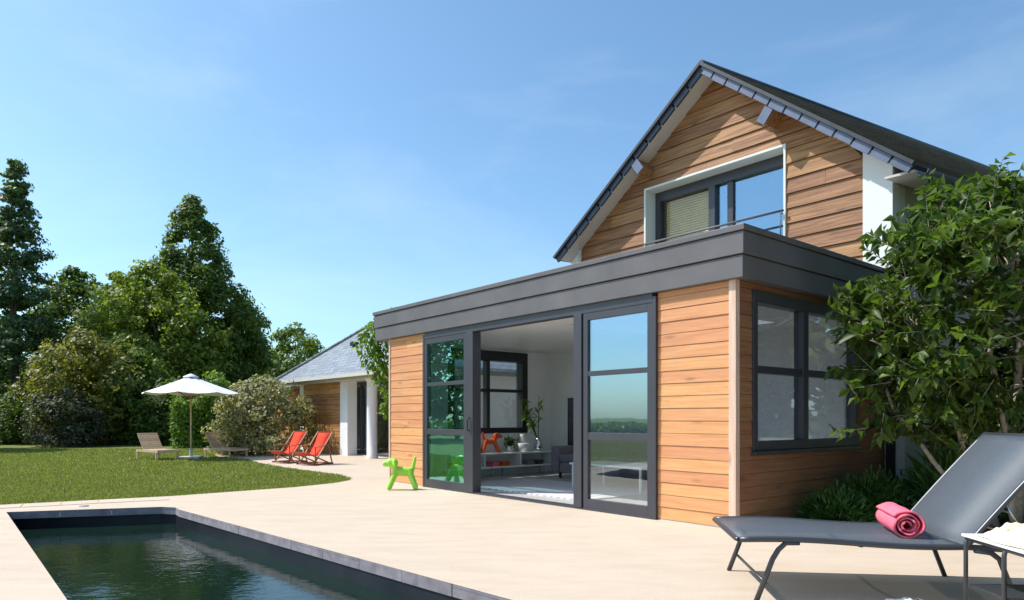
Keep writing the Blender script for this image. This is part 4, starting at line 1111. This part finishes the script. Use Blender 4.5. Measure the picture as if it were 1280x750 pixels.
# ------------------------------------------------------------------ red deck chairs
def deck_chair(label, loc, rz):
    t = thing('deck_chair', label, 'deck chair', loc, rz, 'red deck chairs on the terrace')
    wd = .30                                                  # faces -x
    prof = [(-.52,.36),(-.42,.31),(-.28,.265),(-.12,.27),(.04,.36),(.16,.50),(.26,.66),(.34,.80),(.40,.90)]
    m = MB(); strip(m, prof, -wd+.03, wd-.03, .006); m.build('sling', M['red_canvas'], t)
    for s in (-1,1):
        m = MB(); m.bar((-.30,s*wd,.02),(.42,s*wd,.93),.028,.045,(0,1,0)); m.build('back_rail', M['red_wood'], t)
        m = MB(); m.bar((-.55,s*(wd-.032),.37),(.36,s*(wd-.032),.02),.028,.045,(0,1,0)); m.build('seat_rail', M['red_wood'], t)
        m = MB(); m.bar((-.36,s*(wd+.03),.03),(.40,s*(wd+.03),.03),.028,.04); m.build('runner', M['red_wood'], t)
        m = MB(); m.bar((-.30,s*(wd+.03),.50),(.24,s*(wd+.03),.56),.05,.022); m.bar((-.26,s*(wd+.03),.05),(-.26,s*(wd+.03),.50),.026,.026); m.bar((.36,s*(wd+.03),.05),(.22,s*(wd+.03),.55),.026,.026); m.build('armrest', M['red_wood'], t)
    for x, z in ((.41,.92),(-.53,.365),(-.30,.04),(.34,.04)):
        m = MB(); m.bar((x,-wd,z),(x,wd,z),.03,.03); m.build('crossbar', M['red_wood'], t)
    t.scale = (.86,)*3
    return t
deck_chair('nearer red canvas deck chair, right one of the pair', (-4.85,17.0,0), R(58))
deck_chair('farther red canvas deck chair, left one of the pair beside the variegated bush', (-5.70,17.75,0), R(56))

# ------------------------------------------------------------------ teak loungers and parasol on the lawn
def teak(label, loc, rz):
    t = thing('garden_lounger', label, 'sun lounger', loc, rz, 'teak loungers under the parasol')
    m = MB()
    for k in range(11): m.box(-.25+.09*k,-.25+.09*k+.075,-.32,.32,.30,.322)
    m.build('seat_slats', M['teak'], t)
    m = MB()
    for k in range(8):
        f = k/8; a = Vector((-.27-.42*f,0,.32+.52*f)); b = Vector((-.27-.42*(f+.105),0,.32+.52*(f+.105)))
        m.bar(a+Vector((0,0,0)), b, .64, .02, (0,.0,1)) if False else m.add([(a.x,-.32,a.z),(a.x,.32,a.z),(b.x,.32,b.z),(b.x,-.32,b.z),(a.x+.018,-.32,a.z+.014),(a.x+.018,.32,a.z+.014),(b.x+.018,.32,b.z+.014),(b.x+.018,-.32,b.z+.014)],
              [(0,1,2,3),(7,6,5,4),(0,4,5,1),(2,6,7,3),(1,5,6,2),(0,3,7,4)])
    m.build('backrest_slats', M['teak'], t)
    m = MB(); m.box(-.70,.80,-.345,-.322,.24,.31); m.box(-.70,.80,.322,.345,.24,.31); m.box(.76,.79,-.32,.32,.23,.295); m.box(-.70,-.66,-.32,.32,.23,.295); m.build('frame', M['teak'], t)
    for x in (-.62,.68):
        for s in (-1,1):
            m = MB(); m.box(x,x+.05,s*.334-.022,s*.334+.022,0,.238); m.build('leg', M['teak'], t)
    t.scale = (.86,)*3
    return t
teak('teak sun lounger left of the parasol pole', (-9.95,19.4,-.01), R(-38))
teak('teak sun lounger right of the parasol pole', (-8.45,20.4,-.01), R(-32))
um = thing('parasol', 'open off white parasol on a wooden pole between the two teak loungers', 'parasol', (-9.13,19.7,-.02), R(10))
m = MB(); m.tube([(0,0,.05),(0,0,2.36)], .024, 10); m.build('pole', M['teak'], um)
m = MB(); m.box(-.28,.28,-.28,.28,0,.07); m.lathe([(.05,.07),(.045,.3),(.0,.3)], 12); m.build('base', M['render_grey'], um, .01)
NR = 8; m = MB(); vs = []; rows = [(0.16,2.30),(.45,2.18),(.88,2.02),(1.30,1.87)]
for r, z in rows:
    for k in range(NR*4):
        a = 2*math.pi*k/(NR*4); fr = (k % 4)/4; sag = 1-.06*math.sin(fr*math.pi); vs.append((r*sag*math.cos(a), r*sag*math.sin(a), z-.05*math.sin(fr*math.pi)*r/1.35))
nn = NR*4; fs = [(i*nn+k, i*nn+(k+1) % nn, (i+1)*nn+(k+1) % nn, (i+1)*nn+k) for i in range(3) for k in range(nn)]
m.add([(v[0],v[1],v[2]) for v in vs], [f[::-1] for f in fs]); 
cn = m.build('canopy', M['parasol'], um); sd = cn.modifiers.new('t','SOLIDIFY'); sd.thickness = .006
m = MB(); m.lathe([(0,2.42),(.05,2.405),(.20,2.335),(.21,2.31)], 16); m.build('vent', M['parasol'], cn)
for k in range(NR):
    a = 2*math.pi*k/NR; c_, s_ = math.cos(a), math.sin(a)
    m = MB(); m.bar((.03*c_,.03*s_,2.30),(1.28*c_,1.28*s_,1.86),.018,.022); m.bar((.03*c_,.03*s_,1.72),(.66*c_,.66*s_,2.07),.014,.018); m.build('rib', M['red_wood'], um)
